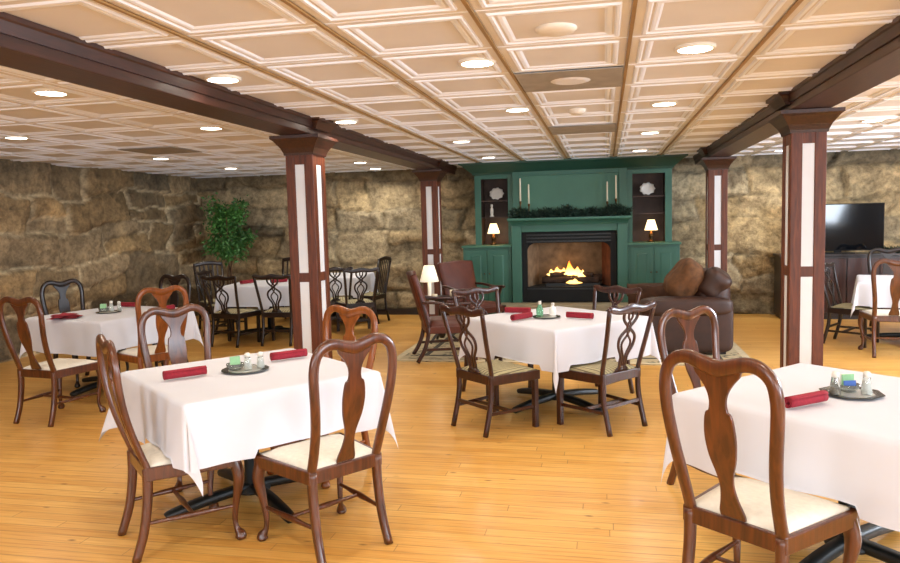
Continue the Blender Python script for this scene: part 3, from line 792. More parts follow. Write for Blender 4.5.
shaker('salt_shaker', -2.02, 3.80, 'salt', 'white-topped shaker next to the glass caddy on the two-roll table', 0.1)
shaker('pepper_shaker', -1.97, 3.86, 'salt', 'second pale shaker, nearer the back napkin roll on the two-roll table', 0.095)
tray(1.09, 3.56, 0.135, 'dark eight-sided tray with silver centre beside the single napkin roll', 8, 0.35)
shaker('pepper_shaker', 1.01, 3.52, 'pepper', 'glass shaker with brown pepper on the eight-sided tray', 0.105)
caddy(1.085, 3.595, 'glass caddy of green and blue packets on the eight-sided tray', 0.05, ('packet_blue', 'packet_green', 'packet_white'), 0.25, 0.055, 'on the eight-sided tray')
shaker('salt_shaker', 1.145, 3.535, 'salt', 'glass salt shaker with white filling on the eight-sided tray', 0.105)
tray(-0.49, 6.12, 0.12, 'dark round tray under the bottles on the centre table', 16)
def bottle(x, y, m, h, label):
    t = thing('condiment_bottle', label, 'bottle', (x, y, TZ + 0.008), 0)
    obj('body', lathe(bmesh.new(), [(0, 0), (0.028, 0), (0.03, 0.01), (0.03, h * 0.5), (0.013, h * 0.75), (0.012, h * 0.82)], 16), m, t, smooth=True)
    obj('cap', lathe(bmesh.new(), [(0.014, h * 0.8), (0.014, h), (0, h)], 12), 'whitemetal', t)
bottle(-0.545, 6.12, 'bottle', 0.13, 'green glass bottle with white cap on the centre table tray')
bottle(-0.44, 6.17, 'salt', 0.11, 'white bottle on the centre table tray beside the green one')
tray(-4.90, 6.40, 0.12, 'dark tray on the corner table by the stone wall', 16)
caddy(-4.97, 6.42, 'green packet caddy on the corner table by the stone wall', 0.05, ('packet_green', 'packet_green', 'packet_white'), 0.3, plab='on the corner table')
shaker('salt_shaker', -4.88, 6.42, 'salt', 'white shaker beside the caddy on the corner table', 0.11)
shaker('pepper_shaker', -4.82, 6.46, 'salt', 'pale shaker nearest the orange-brown chair, corner table tray', 0.1)

# ------------------------------------------------------------------ green fireplace wall
YF = 11.3
def raised_panel(parent, name, x0, x1, z0, z1, y, m, mi=None):
    bm = bmesh.new(); fw = 0.05
    B(x0, x1, y - 0.018, y, z0, z1, bm)
    o = obj(name, bm, m, parent, bevel=0.003)
    R = []
    bm = bmesh.new()
    for e, dy in ((fw, -0.018), (fw + 0.008, -0.008), (fw + 0.02, -0.008), (fw + 0.045, -0.022)):
        R.append([bm.verts.new((x, y + dy - 0.0015, z)) for x, z in ((x0 + e, z0 + e), (x1 - e, z0 + e), (x1 - e, z1 - e), (x0 + e, z1 - e))])
    for p, q in zip(R, R[1:]):
        for j in range(4): bm.faces.new((p[j], p[(j + 1) % 4], q[(j + 1) % 4], q[j]))
    bm.faces.new(R[-1])
    obj('door_panel', bm, mi or m, o)
    return o
def base_cabinet(x0, x1, label):
    t = thing('base_cabinet', label, 'cabinet', ((x0 + x1) / 2, 0, 0), 0); cx = (x0 + x1) / 2
    w = (x1 - x0) / 2
    obj('carcass', B(-w, w, YF, 11.98, 0.0, 1.16), 'green', t, bevel=0.004)
    obj('plinth', B(-w - 0.01, w + 0.01, YF - 0.03, YF + 0.02, 0, 0.13), 'green3', t, bevel=0.004)
    obj('top', B(-w - 0.02, w + 0.02, YF - 0.04, 11.98, 1.16, 1.192), 'green2', t, bevel=0.006)
    for s in (-1, 1):
        a, b = (0.012, w - 0.04) if s > 0 else (-w + 0.04, -0.012)
        d = raised_panel(t, 'door', a, b, 0.17, 1.12, YF, 'green')
        bm = bmesh.new(); lathe(bm, [(0.0, 0.0), (0.006, 0), (0.006, 0.012), (0.013, 0.02), (0.01, 0.028), (0, 0.03)], 12)
        bmesh.ops.rotate(bm, matrix=Matrix.Rotation(PI / 2, 3, 'X'), verts=bm.verts)
        bmesh.ops.translate(bm, vec=((a if s > 0 else b) + s * 0.03, YF - 0.018, 0.75), verts=bm.verts)
        obj('knob', bm, 'brass', d, smooth=True)
base_cabinet(-2.2, -1.435, 'green two-door base cabinet under the niche with the carved figure')
base_cabinet(0.335, 1.085, 'green two-door base cabinet beside the leather sofa')
def hutch(x0, x1, label):
    cx = (x0 + x1) / 2; w = (x1 - x0) / 2; t = thing('display_niche', label, 'shelf unit', (cx, 0, 0), 0)
    bm = bmesh.new(); y0 = 11.5
    B(-w, -w + 0.1, y0, y0 + 0.03, 1.192, 2.34, bm); B(w - 0.1, w, y0, y0 + 0.03, 1.192, 2.34, bm); B(-w + 0.1, w - 0.1, y0, y0 + 0.03, 2.235, 2.34, bm)
    B(-w, -w + 0.03, y0 + 0.03, 11.98, 1.192, 2.34, bm); B(w - 0.03, w, y0 + 0.03, 11.98, 1.192, 2.34, bm)
    obj('frame', bm, 'green', t, bevel=0.003)
    bm = bmesh.new()
    B(-w + 0.03, w - 0.03, 11.86, 11.88, 1.192, 2.34, bm); B(-w + 0.08, -w + 0.1, y0 + 0.03, 11.86, 1.192, 2.3, bm); B(w - 0.1, w - 0.08, y0 + 0.03, 11.86, 1.192, 2.3, bm); B(-w + 0.1, w - 0.1, y0 + 0.03, 11.86, 2.26, 2.29, bm)
    obj('lining', bm, 'niche', t)
    for z in (1.62, 1.88): obj('shelf', B(-w + 0.1, w - 0.1, y0 + 0.04, 11.86, z, z + 0.018), 'niche', t)
hutch(-2.03, -1.40, 'green framed open niche with dark shelves, holding the carved figure')
hutch(0.31, 0.99, 'green framed open niche with dark shelves, next to the column behind the sofa')
# chimney breast, mantel and surround
t = thing('fireplace_surround', 'green painted mantelpiece with pilasters and tall panel over the fire', 'fireplace', (-0.545, 0, 0), 0)
hw = 0.875
obj('overmantel_panel', B(-hw + 0.02, hw - 0.02, 11.47, 11.98, 1.62, 2.36), 'green2', t)
bm = bmesh.new(); B(-hw, -hw + 0.12, 11.44, 11.5, 1.62, 2.36, bm); B(hw - 0.12, hw, 11.44, 11.5, 1.62, 2.36, bm); B(-hw + 0.12, hw - 0.12, 11.44, 11.5, 2.26, 2.36, bm)
obj('overmantel_frame', bm, 'green', t, bevel=0.004)
for s in (-1, 1):
    a = s * 0.8
    bm = B(a - 0.075, a + 0.075, 11.24, 11.98, 0, 1.52); obj('pilaster', bm, 'green', t, bevel=0.004)
bm = B(-hw + 0.15, hw - 0.15, 11.26, 11.98, 1.39, 1.52); obj('frieze', bm, 'green', t, bevel=0.003)
bm = bmesh.new(); R = []
for e, z in ((0.0, 1.49), (0.01, 1.515), (0.04, 1.55), (0.075, 1.56), (0.085, 1.575), (0.085, 1.605), (0.0, 1.605)):
    R.append([bm.verts.new((x, y, z)) for x, y in ((-hw - e * 0.6, 11.98), (-hw - e * 0.6, 11.225 - e), (hw + e * 0.6, 11.225 - e), (hw + e * 0.6, 11.98))])
for p, q in zip(R, R[1:]):
    for j in range(3): bm.faces.new((p[j], p[j + 1], q[j + 1], q[j]))
bm.faces.new(R[0]); bm.faces.new(R[-1])
obj('mantel_shelf', bm, 'green', t)
# insert
t = thing('fireplace_insert', 'black metal fireplace insert with a lit brick firebox', 'fireplace insert', (-0.555, 0, 0), 0)
bm = bmesh.new(); X = 0.725; y0 = 11.30
B(-X, -0.63, y0, y0 + 0.05, 0.30, 1.395, bm); B(0.63, X, y0, y0 + 0.05, 0.30, 1.395, bm); B(-0.63, 0.63, y0, y0 + 0.05, 1.215, 1.395, bm); B(-0.63, 0.63, y0, y0 + 0.05, 0.30, 0.535, bm)
obj('surround', bm, 'black', t, bevel=0.003)
for z0, z1 in ((1.225, 1.25), (1.28, 1.30), (1.33, 1.35), (0.49, 0.515)): obj('louvre', B(-0.64, 0.64, y0 - 0.012, y0, z0, z1), 'iron', t)
for s in (-1, 1):
    bm = bmesh.new(); q = [(s * 0.63, 1.215), (s * 0.63, 1.09)] + [(s * (0.63 - 0.13 * (1 - math.cos(a * PI / 12))), 1.09 + 0.125 * math.sin(a * PI / 12)) for a in range(1, 7)]
    bm.faces.new([bm.verts.new((x, y0 + 0.02, z)) for x, z in q]); obj('corner_plate', bm, 'black', t)
obj('back_brick', B(-0.5, 0.5, 11.86, 11.9, 0.5, 1.25), 'brick', t)
for s in (-1, 1):
    bm = bmesh.new(); v = [bm.verts.new((s * x, y, z)) for x, y, z in ((0.63, y0 + .05, 0.5), (0.5, 11.86, 0.5), (0.5, 11.86, 1.25), (0.63, y0 + .05, 1.25))]; bm.faces.new(v)
    obj('side_brick', bm, 'brickred' if s > 0 else 'brick', t)
obj('firebox_floor', B(-0.62, 0.62, y0 + 0.05, 11.9, 0.46, 0.53), 'black', t)
obj('firebox_top', B(-0.63, 0.63, y0 + 0.05, 11.9, 1.24, 1.27), 'black', t)
bm = bmesh.new()
for i in range(9): B(-0.4 + i * 0.1 - 0.008, -0.4 + i * 0.1 + 0.008, 11.46, 11.72, 0.55, 0.565, bm)
B(-0.42, 0.42, 11.45, 11.465, 0.53, 0.575, bm); B(-0.42, 0.42, 11.71, 11.725, 0.53, 0.575, bm)
tag(obj('fire_grate', bm, 'iron', loc=(-0.5, 0, 0)), 'black iron grate carrying the logs inside the firebox', 'fire grate')
def flog(a, b, r, label, seed):
    a, b = Vector(a), Vector(b); bm = bmesh.new(); P = [a.lerp(b, i / 10) for i in range(11)]
    for i, p in enumerate(P): p += Vector((0, 0, 0.012 * noise.noise((i * 0.5, seed, 0))))
    sweep(bm, P, (0, 0, 1), circ(r, 12), [1 + 0.2 * noise.noise((i * 0.6, seed, 3)) for i in range(11)])
    tag(obj('fire_log', bm, 'log', smooth=True), label, 'log', 'logs in the fire')
flog((-0.98, 11.52, 0.62), (-0.1, 11.5, 0.62), 0.05, 'charred front log lying along the grate', 1)
flog((-0.95, 11.66, 0.63), (-0.05, 11.68, 0.64), 0.055, 'charred rear log behind the flames', 2)
flog((-0.85, 11.5, 0.70), (-0.45, 11.68, 0.74), 0.04, 'slanting log on top, toward the carved-figure side', 3)
flog((-0.2, 11.48, 0.70), (-0.5, 11.68, 0.73), 0.038, 'slanting log on top, toward the sofa side', 4)
def flame(x, y, z, h, r, seed):
    bm = bmesh.new(); rings = [(0, r * .5), (0.15, r), (0.35, r * 0.85), (0.6, r * 0.5), (0.85, r * 0.2), (1, 0.002)]
    h *= 0.85; P = [(x + 0.03 * noise.noise((t * 2, seed, 0)) * t, y, z + t * h) for t, q in rings]
    pr = spline([(*p, q) for p, (t_, q) in zip(P, rings)], 4); sweep(bm, [p[:3] for p in pr], (0, 1, 0), circ(1, 14), [(max(.001, p[3]), max(.001, p[3]) * 0.6) for p in pr])
    return bm
bmF = bmesh.new()
for i, (x, h, r, z) in enumerate(((-0.83, 0.13, 0.085, .68), (-0.74, 0.16, 0.09, .69), (-0.65, 0.14, 0.08, .69), (-0.55, 0.27, 0.075, .69), (-0.53, 0.19, 0.09, .69), (-0.43, 0.17, 0.085, .68), (-0.35, 0.15, 0.075, .65), (-0.52, 0.13, 0.09, .56), (-0.41, 0.14, 0.085, .56), (-0.47, 0.10, 0.10, .56))):
    b2 = flame(x, 11.56 + 0.02 * (i % 3) - (0.09 if i > 6 else 0), z, h, r, i); me = bpy.data.meshes.new('f'); b2.to_mesh(me); b2.free(); bmF.from_mesh(me); bpy.data.meshes.remove(me)
tag(obj('fire', bmF, 'flame', smooth=True), 'yellow flames rising from the logs in the firebox', 'fire', kind='stuff')
tag(obj('hearth', B(-1.6, 0.55, 10.82, 11.235, 0, 0.3), 'hearth', bevel=0.015), 'raised beige stone hearth below the firebox', 'hearth')
# crown
bm = bmesh.new(); R = []
for e, z in ((0.0, 2.30), (0.012, 2.33), (0.03, 2.345), (0.05, 2.36), (0.16, 2.455), (0.19, 2.46), (0.19, H + .004)):
    R.append([bm.verts.new((x, y, z)) for x, y in ((-2.05 - e, 11.98), (-2.05 - e, 11.45 - e), (1.01 + e, 11.45 - e), (1.01 + e, 11.98))])
for p, q in zip(R, R[1:]):
    for j in range(3): bm.faces.new((p[j], p[j + 1], q[j + 1], q[j]))
bm.faces.new(R[0]); bm.faces.new(R[-1])
tag(obj('crown_moulding', bm, 'green3'), 'dark green crown moulding along the top of the fireplace wall', 'moulding')

# garland
def garland(name, x0, x1, y, z, r, n, label, seed):
    rnd = random.Random(seed); bm = bmesh.new()
    for i in range(n):
        u = rnd.random(); x = x0 + (x1 - x0) * u
        a = rnd.uniform(0, 2 * PI); rr = r * (0.75 + 0.35 * math.sin(u * 23) * math.sin(u * 9)) * math.sqrt(rnd.random())
        p = Vector((x, y + rr * math.cos(a), z + abs(rr * math.sin(a)) * 1.2))
        d = Vector((rnd.uniform(-1, 1), rnd.uniform(-1, 0.6), rnd.uniform(-0.35, 1))).normalized(); L = rnd.uniform(0.05, 0.1)
        s = d.cross(Vector((rnd.uniform(-1, 1), rnd.uniform(-1, 1), rnd.uniform(-1, 1)))).normalized() * 0.009
        bm.faces.new([bm.verts.new(q) for q in (p - s * .3, p + d * L * 0.45 - s, p + d * L, p + d * L * 0.45 + s)])
    return tag(obj(name, bm, 'garland'), label, 'garland')
garland('evergreen_garland', -1.44, 0.36, 11.30, 1.61, 0.12, 3600, 'dark evergreen garland lying along the mantel shelf', 4)
# taper candles
def make_taper():
    t = thing('taper_candle', '', 'candle', (0, 0, 0), 0, 'white taper candles on the mantel')
    obj('wax', lathe(bmesh.new(), [(0, 0.22), (0.013, 0.22), (0.011, 0.54), (0.004, 0.55), (0, 0.55)], 12), 'candle', t, smooth=True)
    obj('holder', lathe(bmesh.new(), [(0, 0), (0.04, 0), (0.038, 0.01), (0.012, 0.03), (0.01, 0.18), (0.02, 0.21), (0.018, 0.235), (0, 0.235)], 14), 'brass', t, smooth=True)
    return t
tp = make_taper()
for i, (x, z, s, lab) in enumerate(((-1.285, 0.08, 1.0, 'outer white taper candle on the mantel, on the carved-figure side'), (-1.155, 0, 0.95, 'inner white taper candle on the mantel, on the carved-figure side'), (0.035, 0, 0.95, 'inner white taper candle on the mantel, on the sofa side'), (0.165, 0.07, 1.0, 'outer white taper candle on the mantel, on the sofa side'))):
    o = tp if i == 0 else dup(tp, (0, 0, 0), 0)
    o.location = (x, 11.36, 1.606); o.scale = (1, 1, s * (1 + z * 1.6)); o['label'] = lab
# niche ornaments
def small_lamp(x, y, z, label, s=1.0, shade='shade', cat='lamp', base='brass'):
    t = thing('table_lamp', label, cat, (x, y, z), 0)
    obj('base', lathe(bmesh.new(), [(0, 0), (0.055, 0), (0.058, 0.012), (0.03, 0.025), (0.018, 0.05), (0.04, 0.09), (0.036, 0.12), (0.014, 0.15), (0.01, 0.2), (0, 0.2)], 18), base, t, smooth=True)
    obj('lamp_shade', lathe(bmesh.new(), [(0.10, 0.18), (0.052, 0.34), (0.05, 0.34), (0.098, 0.18)], 24), shade, t, smooth=True)
    t.scale = (s, s, s)
    return t
small_lamp(-1.75, 11.58, 1.193, 'small lit lamp with white shade in the niche below the carved figure', 1.0)
small_lamp(0.69, 11.58, 1.193, 'small lit lamp with white shade in the niche nearest the sofa', 1.0)
def flower_plate(x, y, z, label, seed):
    rnd = random.Random(seed); t = thing('ornamental_plate', label, 'ornament', (x, y, z), 0)
    bm = bmesh.new(); n = 14
    lathe(bm, [(0, 0.004), (0.07, 0), (0.11, 0.02), (0.112, 0.024), (0.07, 0.008), (0, 0.012)], 28)
    for v in bm.verts:
        a = math.atan2(v.co.y, v.co.x); r = math.hypot(v.co.x, v.co.y); k = 1 + 0.09 * math.cos(9 * a) * (r / 0.11) ** 2; v.co.x *= k; v.co.y *= k * 0.85
    bmesh.ops.rotate(bm, matrix=Matrix.Rotation(PI / 2 - 0.25, 3, 'X'), verts=bm.verts); bmesh.ops.translate(bm, vec=(0, 0, 0.105), verts=bm.verts)
    obj('plate', bm, 'porcelain', t, smooth=True)
    bm = bmesh.new(); B(-0.05, 0.05, -0.01, 0.03, 0, 0.012, bm); B(-0.008, 0.008, 0.01, 0.02, 0, 0.09, bm)
    obj('stand', bm, 'iron', t)
flower_plate(-1.7, 11.68, 1.899, 'white scalloped plate standing on the top shelf above the carved figure', 1)
flower_plate(0.64, 11.68, 1.899, 'white scalloped plate standing on the top shelf nearest the sofa', 2)
bm = lathe(bmesh.new(), [(0, 0), (0.035, 0), (0.035, 0.015), (0.022, 0.03), (0.03, 0.09), (0.026, 0.13), (0.013, 0.15), (0.022, 0.175), (0.016, 0.2), (0, 0.205)], 16, (-1.78, 11.64, 1.639))
tag(obj('carved_figurine', bm, 'porcelain', smooth=True), 'small pale carved figure on the middle shelf of the niche', 'figurine')

# ------------------------------------------------------------------ lounge corner
tag(obj('area_rug', B(-2.42, 1.55, 7.95, 10.55, 0.0, 0.012), 'rug'), 'cream and dark patterned rug under the armchairs and sofa', 'rug')
rug = bpy.data.objects['area_rug']
bm = bmesh.new()
for e0, e1, z in ((0.0, 0.08, 0.0125),):
    B(-2.42 + e0, 1.55 - e0, 7.95 + e0, 7.95 + e1, 0.011, z + .001, bm); B(-2.42 + e0, 1.55 - e0, 10.55 - e1, 10.55 - e0, 0.011, z + .001, bm); B(-2.42 + e0, -2.42 + e1, 7.95 + e1, 10.55 - e1, 0.011, z + .001, bm); B(1.55 - e1, 1.55 - e0, 7.95 + e1, 10.55 - e1, 0.011, z + .001, bm)
obj('border', bm, 'rug_edge', rug)
bm = bmesh.new()
for e0, e1, z in ((0.3, 0.36, 0.0125),):
    B(-2.42 + e0, 1.55 - e0, 7.95 + e0, 7.95 + e1, 0.011, z + .001, bm); B(-2.42 + e0, 1.55 - e0, 10.55 - e1, 10.55 - e0, 0.011, z + .001, bm); B(-2.42 + e0, -2.42 + e1, 7.95 + e1, 10.55 - e1, 0.011, z + .001, bm); B(1.55 - e1, 1.55 - e0, 7.95 + e1, 10.55 - e1, 0.011, z + .001, bm)
obj('band', bm, 'rug_band', rug)

def make_lolling(label, x, y, ang):
    t = thing('armchair', label, 'armchair', (x, y, 0.013), rz(ang))
    yb = lambda z: 0.08 - 0.27 * max(0, z - 0.4)
    bm = bmesh.new()
    def back(u, v):
        z = 0.42 + 0.58 * v; s = 0.29 + 0.02 * v
        zz = z + 0.02 * math.sin(u * PI) * v
        return ((2 * u - 1) * s, yb(z) + 0.03 + 0.04 * math.sin(u * PI) * math.sin(min(1, v * 1.1) * PI * 0.9), zz)
    grid(bm, 12, 14, back)
    o = obj('backrest', bm, 'oxblood', t, smooth=True); sd = o.modifiers.new('thick', 'SOLIDIFY'); sd.thickness = 0.07; sd.offset = -1
    bm = seat_cushion(0.62, 0.54, 0.54, 0.06, 0.40, 0.06); obj('seat', bm, 'oxblood', t, smooth=True)
    obj('seat_rail', seat_rail(0.62, 0.54, 0.54, 0.06, 0.32, 0.40, 0.03), 'oxblood', t, bevel=0.008)
    for s in (-1, 1):
        pl = spline([(s * 0.28, yb(1.0), 1.0), (s * 0.275, yb(0.6), 0.6), (s * 0.27, 0.07, 0.36), (s * 0.27, 0.03, 0.16), (s * 0.27, -0.06, 0)], 4)
        obj('leg', sweep(bmesh.new(), pl, (1, 0, 0), rect(0.045, 0.04)), 'walnut', t, smooth=True)
        obj('leg', B(s * 0.30 - 0.024, s * 0.30 + 0.024, 0.57, 0.618, 0, 0.40), 'walnut', t, bevel=0.005)
        pl = spline([(s * 0.30, 0.52, 0.40), (s * 0.315, 0.48, 0.50), (s * 0.325, 0.50, 0.60), (s * 0.325, 0.53, 0.655)], 4)
        a = sweep(bmesh.new(), pl, (1, 0, 0), rect(0.034, 0.034)); obj('arm_support', a, 'walnut', t, smooth=True)
        pl = spline([(s * 0.29, yb(0.66), 0.68), (s * 0.325, 0.15, 0.675), (s * 0.34, 0.35, 0.65), (s * 0.325, 0.55, 0.66), (s * 0.33, 0.585, 0.645)], 5)
        obj('armrest', sweep(bmesh.new(), pl, (0, 0, 1), rect(0.05, 0.03)), 'walnut', t, smooth=True)
        obj('stretcher', sweep(bmesh.new(), [(s * 0.27, 0.03, 0.14), (s * 0.3, 0.59, 0.14)], (0, 0, 1), rect(0.02, 0.03)), 'walnut', t)
    return t
make_lolling('russet leather armchair with wooden arms seen from its side, on the rug corner', -2.11, 8.1, 20)
make_lolling('russet leather armchair facing the room, between the standing lamp and green cabinet', -2.03, 10.05, -38)
t = thing('side_table', 'small dark side table with lamp and candles between the armchairs', 'side table', (-2.1, 9.2, 0.013), 0)
obj('tabletop', lathe(bmesh.new(), [(0, 0.575), (0.24, 0.575), (0.25, 0.585), (0.25, 0.595), (0, 0.6)], 28), 'ebony', t, smooth=True)
obj('pedestal', lathe(bmesh.new(), [(0.03, 0.06), (0.05, 0.1), (0.03, 0.2), (0.045, 0.35), (0.025, 0.5), (0.06, 0.575)], 16), 'ebony', t, smooth=True)
for k in range(3):
    a = k * 2 * PI / 3; P = spline([(0.02, 0, 0.15), (0.12, 0, 0.1), (0.22, 0, 0.015)], 4)
    obj('foot', sweep(bmesh.new(), [(p[0] * math.cos(a), p[0] * math.sin(a), p[2]) for p in P], (0, 0, 1), rect(0.03, 0.03)), 'ebony', t, smooth=True)
t = thing('table_lamp', 'lamp with cream shade on a slim pale stem, standing on the side table', 'lamp', (-2.25, 9.2, 0.612), 0)
obj('stem', lathe(bmesh.new(), [(0, 0), (0.06, 0), (0.06, 0.012), (0.026, 0.02), (0.024, 0.22), (0.01, 0.24), (0, 0.24)], 16), 'porcelain', t, smooth=True)
obj('lamp_shade', lathe(bmesh.new(), [(0.125, 0.2), (0.068, 0.41), (0.066, 0.41), (0.122, 0.2)], 28), 'shade_dim', t, smooth=True)
for x, y, h, lab in ((-2.14, 9.0, 0.055, 'shorter ivory pillar candle on the side table'), (-1.94, 9.2, 0.09, 'taller ivory pillar candle on the side table')):
    tag(obj('pillar_candle', lathe(bmesh.new(), [(0, 0), (0.04, 0), (0.04, h), (0.034, h), (0.03, h - 0.01), (0, h - 0.01)], 18, (x, y, 0.612)), 'candle', smooth=True), lab, 'candle', 'pillar candles on the side table')

# sofa
def puff(bm, x0, x1, y0, y1, z0, z1, r=0.08, ex=4.0, n=14):
    """rounded cushion: superellipsoid"""
    c = Vector(((x0 + x1) / 2, (y0 + y1) / 2, (z0 + z1) / 2)); h = Vector(((x1 - x0) / 2, (y1 - y0) / 2, (z1 - z0) / 2))
    def pw(v, e): return math.copysign(abs(v) ** (2 / e), v)
    def f(u, v):
        a = u * 2 * PI; b = (v - 0.5) * PI * 0.9999
        return c + Vector((h.x * pw(math.cos(b), ex) * pw(math.cos(a), ex), h.y * pw(math.cos(b), ex) * pw(math.sin(a), ex), h.z * pw(math.sin(b), ex)))
    grid(bm, n * 4, n * 2, f, closed_u=True)
    return bm
t = thing('leather_sofa', 'dark brown leather sofa seen from its arm side, beside the column on the rug', 'sofa', (0.85, 9.15, 0.013), math.radians(4))
obj('base', puff(bmesh.new(), -0.46, 0.48, -0.62, 0.62, 0.03, 0.36, ex=9), 'leather', t, smooth=True)
obj('seat_cushion', puff(bmesh.new(), -0.5, 0.2, -0.46, 0.46, 0.33, 0.5, ex=5), 'leather', t, smooth=True)
obj('backrest', puff(bmesh.new(), 0.08, 0.54, -0.6, 0.58, 0.25, 0.93, ex=3.6), 'leather', t, smooth=True)
for s in (-1, 1):
    bm = bmesh.new()
    puff(bm, -0.5, 0.5, s * 0.58 - 0.13, s * 0.58 + 0.13, 0.03, 0.58, ex=8)
    puff(bm, -0.52, 0.5, s * 0.58 - 0.17, s * 0.58 + 0.15, 0.44, 0.66, ex=4)
    obj('armrest', bm, 'leather', t, smooth=True)
for a in (-1, 1):
    for b in (-1, 1): obj('foot', B(a * 0.4 - 0.035, a * 0.4 + 0.035, b * 0.56 - 0.035, b * 0.56 + 0.035, 0, 0.05), 'ebony', t)
def lump(name, label, cat, c, h, rot, seed, m, ex=3.0):
    bm = bmesh.new(); puff(bm, -h[0], h[0], -h[1], h[1], -h[2], h[2], ex=ex)
    for v in bm.verts: v.co += v.co.normalized() * 0.035 * noise.noise((v.co.x * 6, v.co.y * 6, v.co.z * 6 + seed))
    return tag(obj(name, bm, m, smooth=True, loc=c, rot=rot), label, cat)
lump('throw_pillow', 'plump tan suede pillow heaped over the sofa back', 'pillow', (0.9, 8.86, 0.83), (0.17, 0.30, 0.25), (0.1, 0.6, 0.1), 1, 'throw')
lump('throw_pillow', 'dark brown leather pillow at the back corner of the sofa', 'pillow', (1.2, 8.74, 0.80), (0.15, 0.2, 0.19), (0.0, 0.85, 0.0), 2, 'leather')
def blanket():
    bm = bmesh.new()
    def f(u, v):
        x = 0.28 + 0.55 * u; y = 9.48 + 0.48 * v
        z = 0.705 + 0.03 * noise.noise((x * 6, y * 6, 1)) - max(0, 0.12 - v) * 2.0 - max(0, v - 0.85) * 1.2
        return (x, y, z)
    grid(bm, 16, 16, f); o = obj('throw_blanket', bm, 'throw_dark', smooth=True); sd = o.modifiers.new('t', 'SOLIDIFY'); sd.thickness = 0.02
    tag(o, 'brown throw blanket draped over the far arm of the sofa', 'blanket')
blanket()

# ------------------------------------------------------------------ television aisle
t = thing('sideboard', 'long dark wooden sideboard along the stone wall under the television', 'sideboard', (3.45, 11.78, 0), 0)
obj('carcass', B(-0.9, 0.9, -0.2, 0.22, 0.06, 0.93), 'ebony', t, bevel=0.004)
obj('top', B(-0.92, 0.92, -0.22, 0.23, 0.93, 0.965), 'ebony', t, bevel=0.006)
obj('plinth', B(-0.88, 0.88, -0.18, 0.2, 0, 0.06), 'ebony', t)
for i in range(4):
    x = -0.9 + 0.03 + i * 0.437
    d = obj('door', B(x, x + 0.42, -0.216, -0.2, 0.1, 0.9), 'walnut', t, bevel=0.005)
    k = lathe(bmesh.new(), [(0, 0), (0.015, 0.005), (0.012, 0.018), (0, 0.02)], 12); bmesh.ops.rotate(k, matrix=Matrix.Rotation(PI / 2, 3, 'X'), verts=k.verts); bmesh.ops.translate(k, vec=(x + (0.38 if i % 2 == 0 else 0.04), -0.216, 0.55), verts=k.verts)
    obj('knob', k, 'brass', d, smooth=True)
t = thing('television', 'large black flat television with a window glare, on the sideboard', 'television', (3.36, 11.68, 0.966), 0)
obj('housing', B(-0.61, 0.61, 0.0, 0.045, 0.04, 0.73), 'black', t, bevel=0.004)
obj('screen', B(-0.598, 0.598, -0.004, 0.002, 0.055, 0.718), 'screen', t)
obj('stand', B(-0.2, 0.2, -0.09, 0.13, 0.0, 0.012, B(-0.05, 0.05, 0.01, 0.04, 0.0, 0.06)), 'black', t, bevel=0.003)
garland('evergreen_garland', 3.95, 4.4, 11.66, 0.966, 0.06, 500, 'short dark evergreen garland on the sideboard beside the television', 8)

# ------------------------------------------------------------------ ficus
t = thing('ficus_tree', 'green leafy potted ficus tree in the stone corner', 'plant', (-6.25, 11.3, 0), 0)
obj('pot', lathe(bmesh.new(), [(0, 0), (0.13, 0), (0.17, 0.3), (0.185, 0.3), (0.185, 0.33), (0.16, 0.33), (0.155, 0.29), (0, 0.29)], 24), 'terracotta', t, smooth=True)
bm = bmesh.new()
for k in range(3):
    a = k * 2.1; P = spline([(0.03 * math.cos(a), 0.03 * math.sin(a), 0.28), (0.05 * math.cos(a + 1), 0.05 * math.sin(a + 1), 0.6), (0.03 * math.cos(a + 2.5), 0.03 * math.sin(a + 2.5), 0.95), (0.1 * math.cos(a + 3), 0.1 * math.sin(a + 3), 1.3), (0.22 * math.cos(a + 3), 0.2 * math.sin(a + 3), 1.75)], 5)
    sweep(bm, P, (1, 0, 0.01), circ(0.016, 8), [1 - 0.5 * i / len(P) for i in range(len(P))])
obj('trunk', bm, 'bark', t, smooth=True)
rnd = random.Random(5); bm = bmesh.new()
clumps = [(rnd.uniform(-0.22, 0.22), rnd.uniform(-0.2, 0.2), rnd.uniform(1.15, 2.0)) for _ in range(26)]
for i in range(3000):
    c = clumps[i % 26]; p = Vector(c) + Vector((rnd.gauss(0, 0.075), rnd.gauss(0, 0.075), rnd.gauss(0, 0.075)))
    d = Vector((rnd.uniform(-1, 1), rnd.uniform(-1, 1), rnd.uniform(-1.2, 0.4))).normalized(); L = rnd.uniform(0.055, 0.095)
    s = d.cross(Vector((rnd.uniform(-1, 1), rnd.uniform(-1, 1), rnd.uniform(0, 1)))).normalized() * L * 0.24
    up = d.cross(s).normalized() * L * 0.08
    bm.faces.new([bm.verts.new(q) for q in (p, p + d * L * 0.4 - s + up, p + d * L, p + d * L * 0.4 + s + up)])
obj('foliage', bm, 'leaf', t)

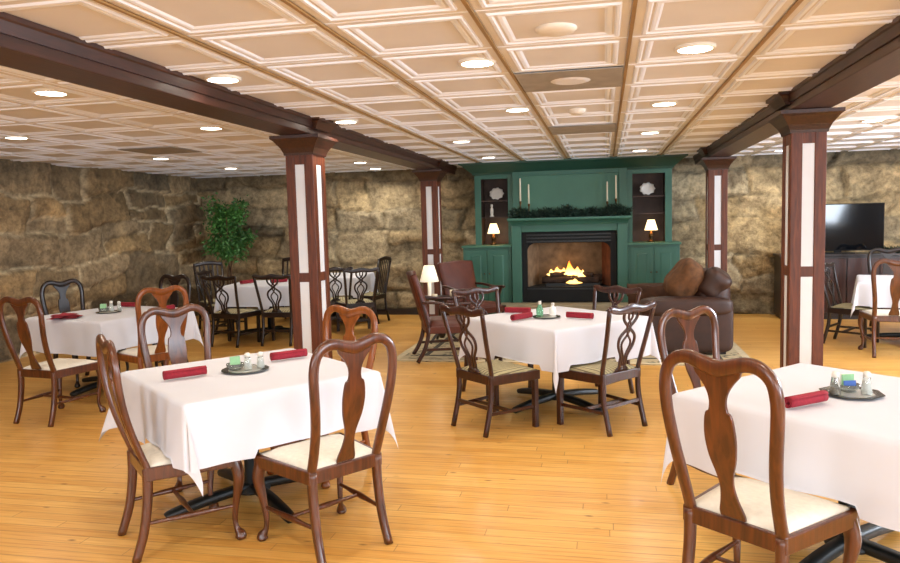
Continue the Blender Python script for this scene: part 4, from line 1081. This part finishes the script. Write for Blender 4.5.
# ------------------------------------------------------------------ lights
def area(loc, rot, sx, sy, e, col):
    L = bpy.data.lights.new('window_light', 'AREA'); L.shape = 'RECTANGLE'; L.size = sx; L.size_y = sy; L.energy = e; L.color = col
    o = bpy.data.objects.new('window_light', L); C.objects.link(o); o.location = loc; o.rotation_euler = rot
for w0, w1 in WR_FILL: area(((w0 + w1) / 2, -3.2, 1.68), (PI / 2, 0, 0), w1 - w0, 0.9, 120, (0.93, 0.96, 1.0))  # fill lamps added at the rear windows
for w0, w1 in WS: area((6.2, (w0 + w1) / 2, 1.68), (PI / 2 + 0.4, 0, PI / 2), w1 - w0, 0.9, 400, (0.78, 0.88, 1.0))
def point(loc, e, col, r=0.05):
    L = bpy.data.lights.new('glow', 'POINT'); L.energy = e; L.color = col; L.shadow_soft_size = r
    o = bpy.data.objects.new('glow', L); C.objects.link(o); o.location = loc
point((-1.66, 11.58, 1.42), 2.5, (1, 0.75, 0.45)); point((0.69, 11.58, 1.42), 2.5, (1, 0.75, 0.45))
point((-0.55, 11.5, 0.86), 3.5, (1, 0.55, 0.2), 0.08)
point((-2.17, 9.17, 0.9), 2, (1, 0.85, 0.65))
# world
w = bpy.data.worlds.new('World'); bpy.context.scene.world = w; w.use_nodes = True
bg = w.node_tree.nodes['Background']; bg.inputs['Color'].default_value = (0.75, 0.87, 1, 1); bg.inputs['Strength'].default_value = 2.0

# ------------------------------------------------------------------ camera
cy, sy_ = math.cos(.2114288), math.sin(.2114288); pt = -.0837071; rl = -.02597167
f = Vector((-sy_ * math.cos(pt), cy * math.cos(pt), math.sin(pt))); r = Vector((cy, sy_, 0)); u = r.cross(f)
c, s = math.cos(rl), math.sin(rl)
r2 = r * c + u * s; u2 = u * c - r * s
cam = bpy.data.cameras.new('Camera'); co = bpy.data.objects.new('Camera', cam); C.objects.link(co)
m = Matrix.Identity(4)
for i in range(3): m[i][0] = r2[i]; m[i][1] = u2[i]; m[i][2] = -f[i]
m[0][3], m[1][3], m[2][3] = 0, 0, 1.6
co.matrix_world = m
cam.sensor_fit = 'HORIZONTAL'; cam.sensor_width = 36; cam.lens = 727.19287 / 900 * 36
bpy.context.scene.camera = co
sc = bpy.context.scene
sc.view_settings.view_transform = 'Standard'; sc.view_settings.look = 'None'; sc.view_settings.exposure = -0.08
sc.cycles.max_bounces = 8; sc.cycles.use_denoising = True
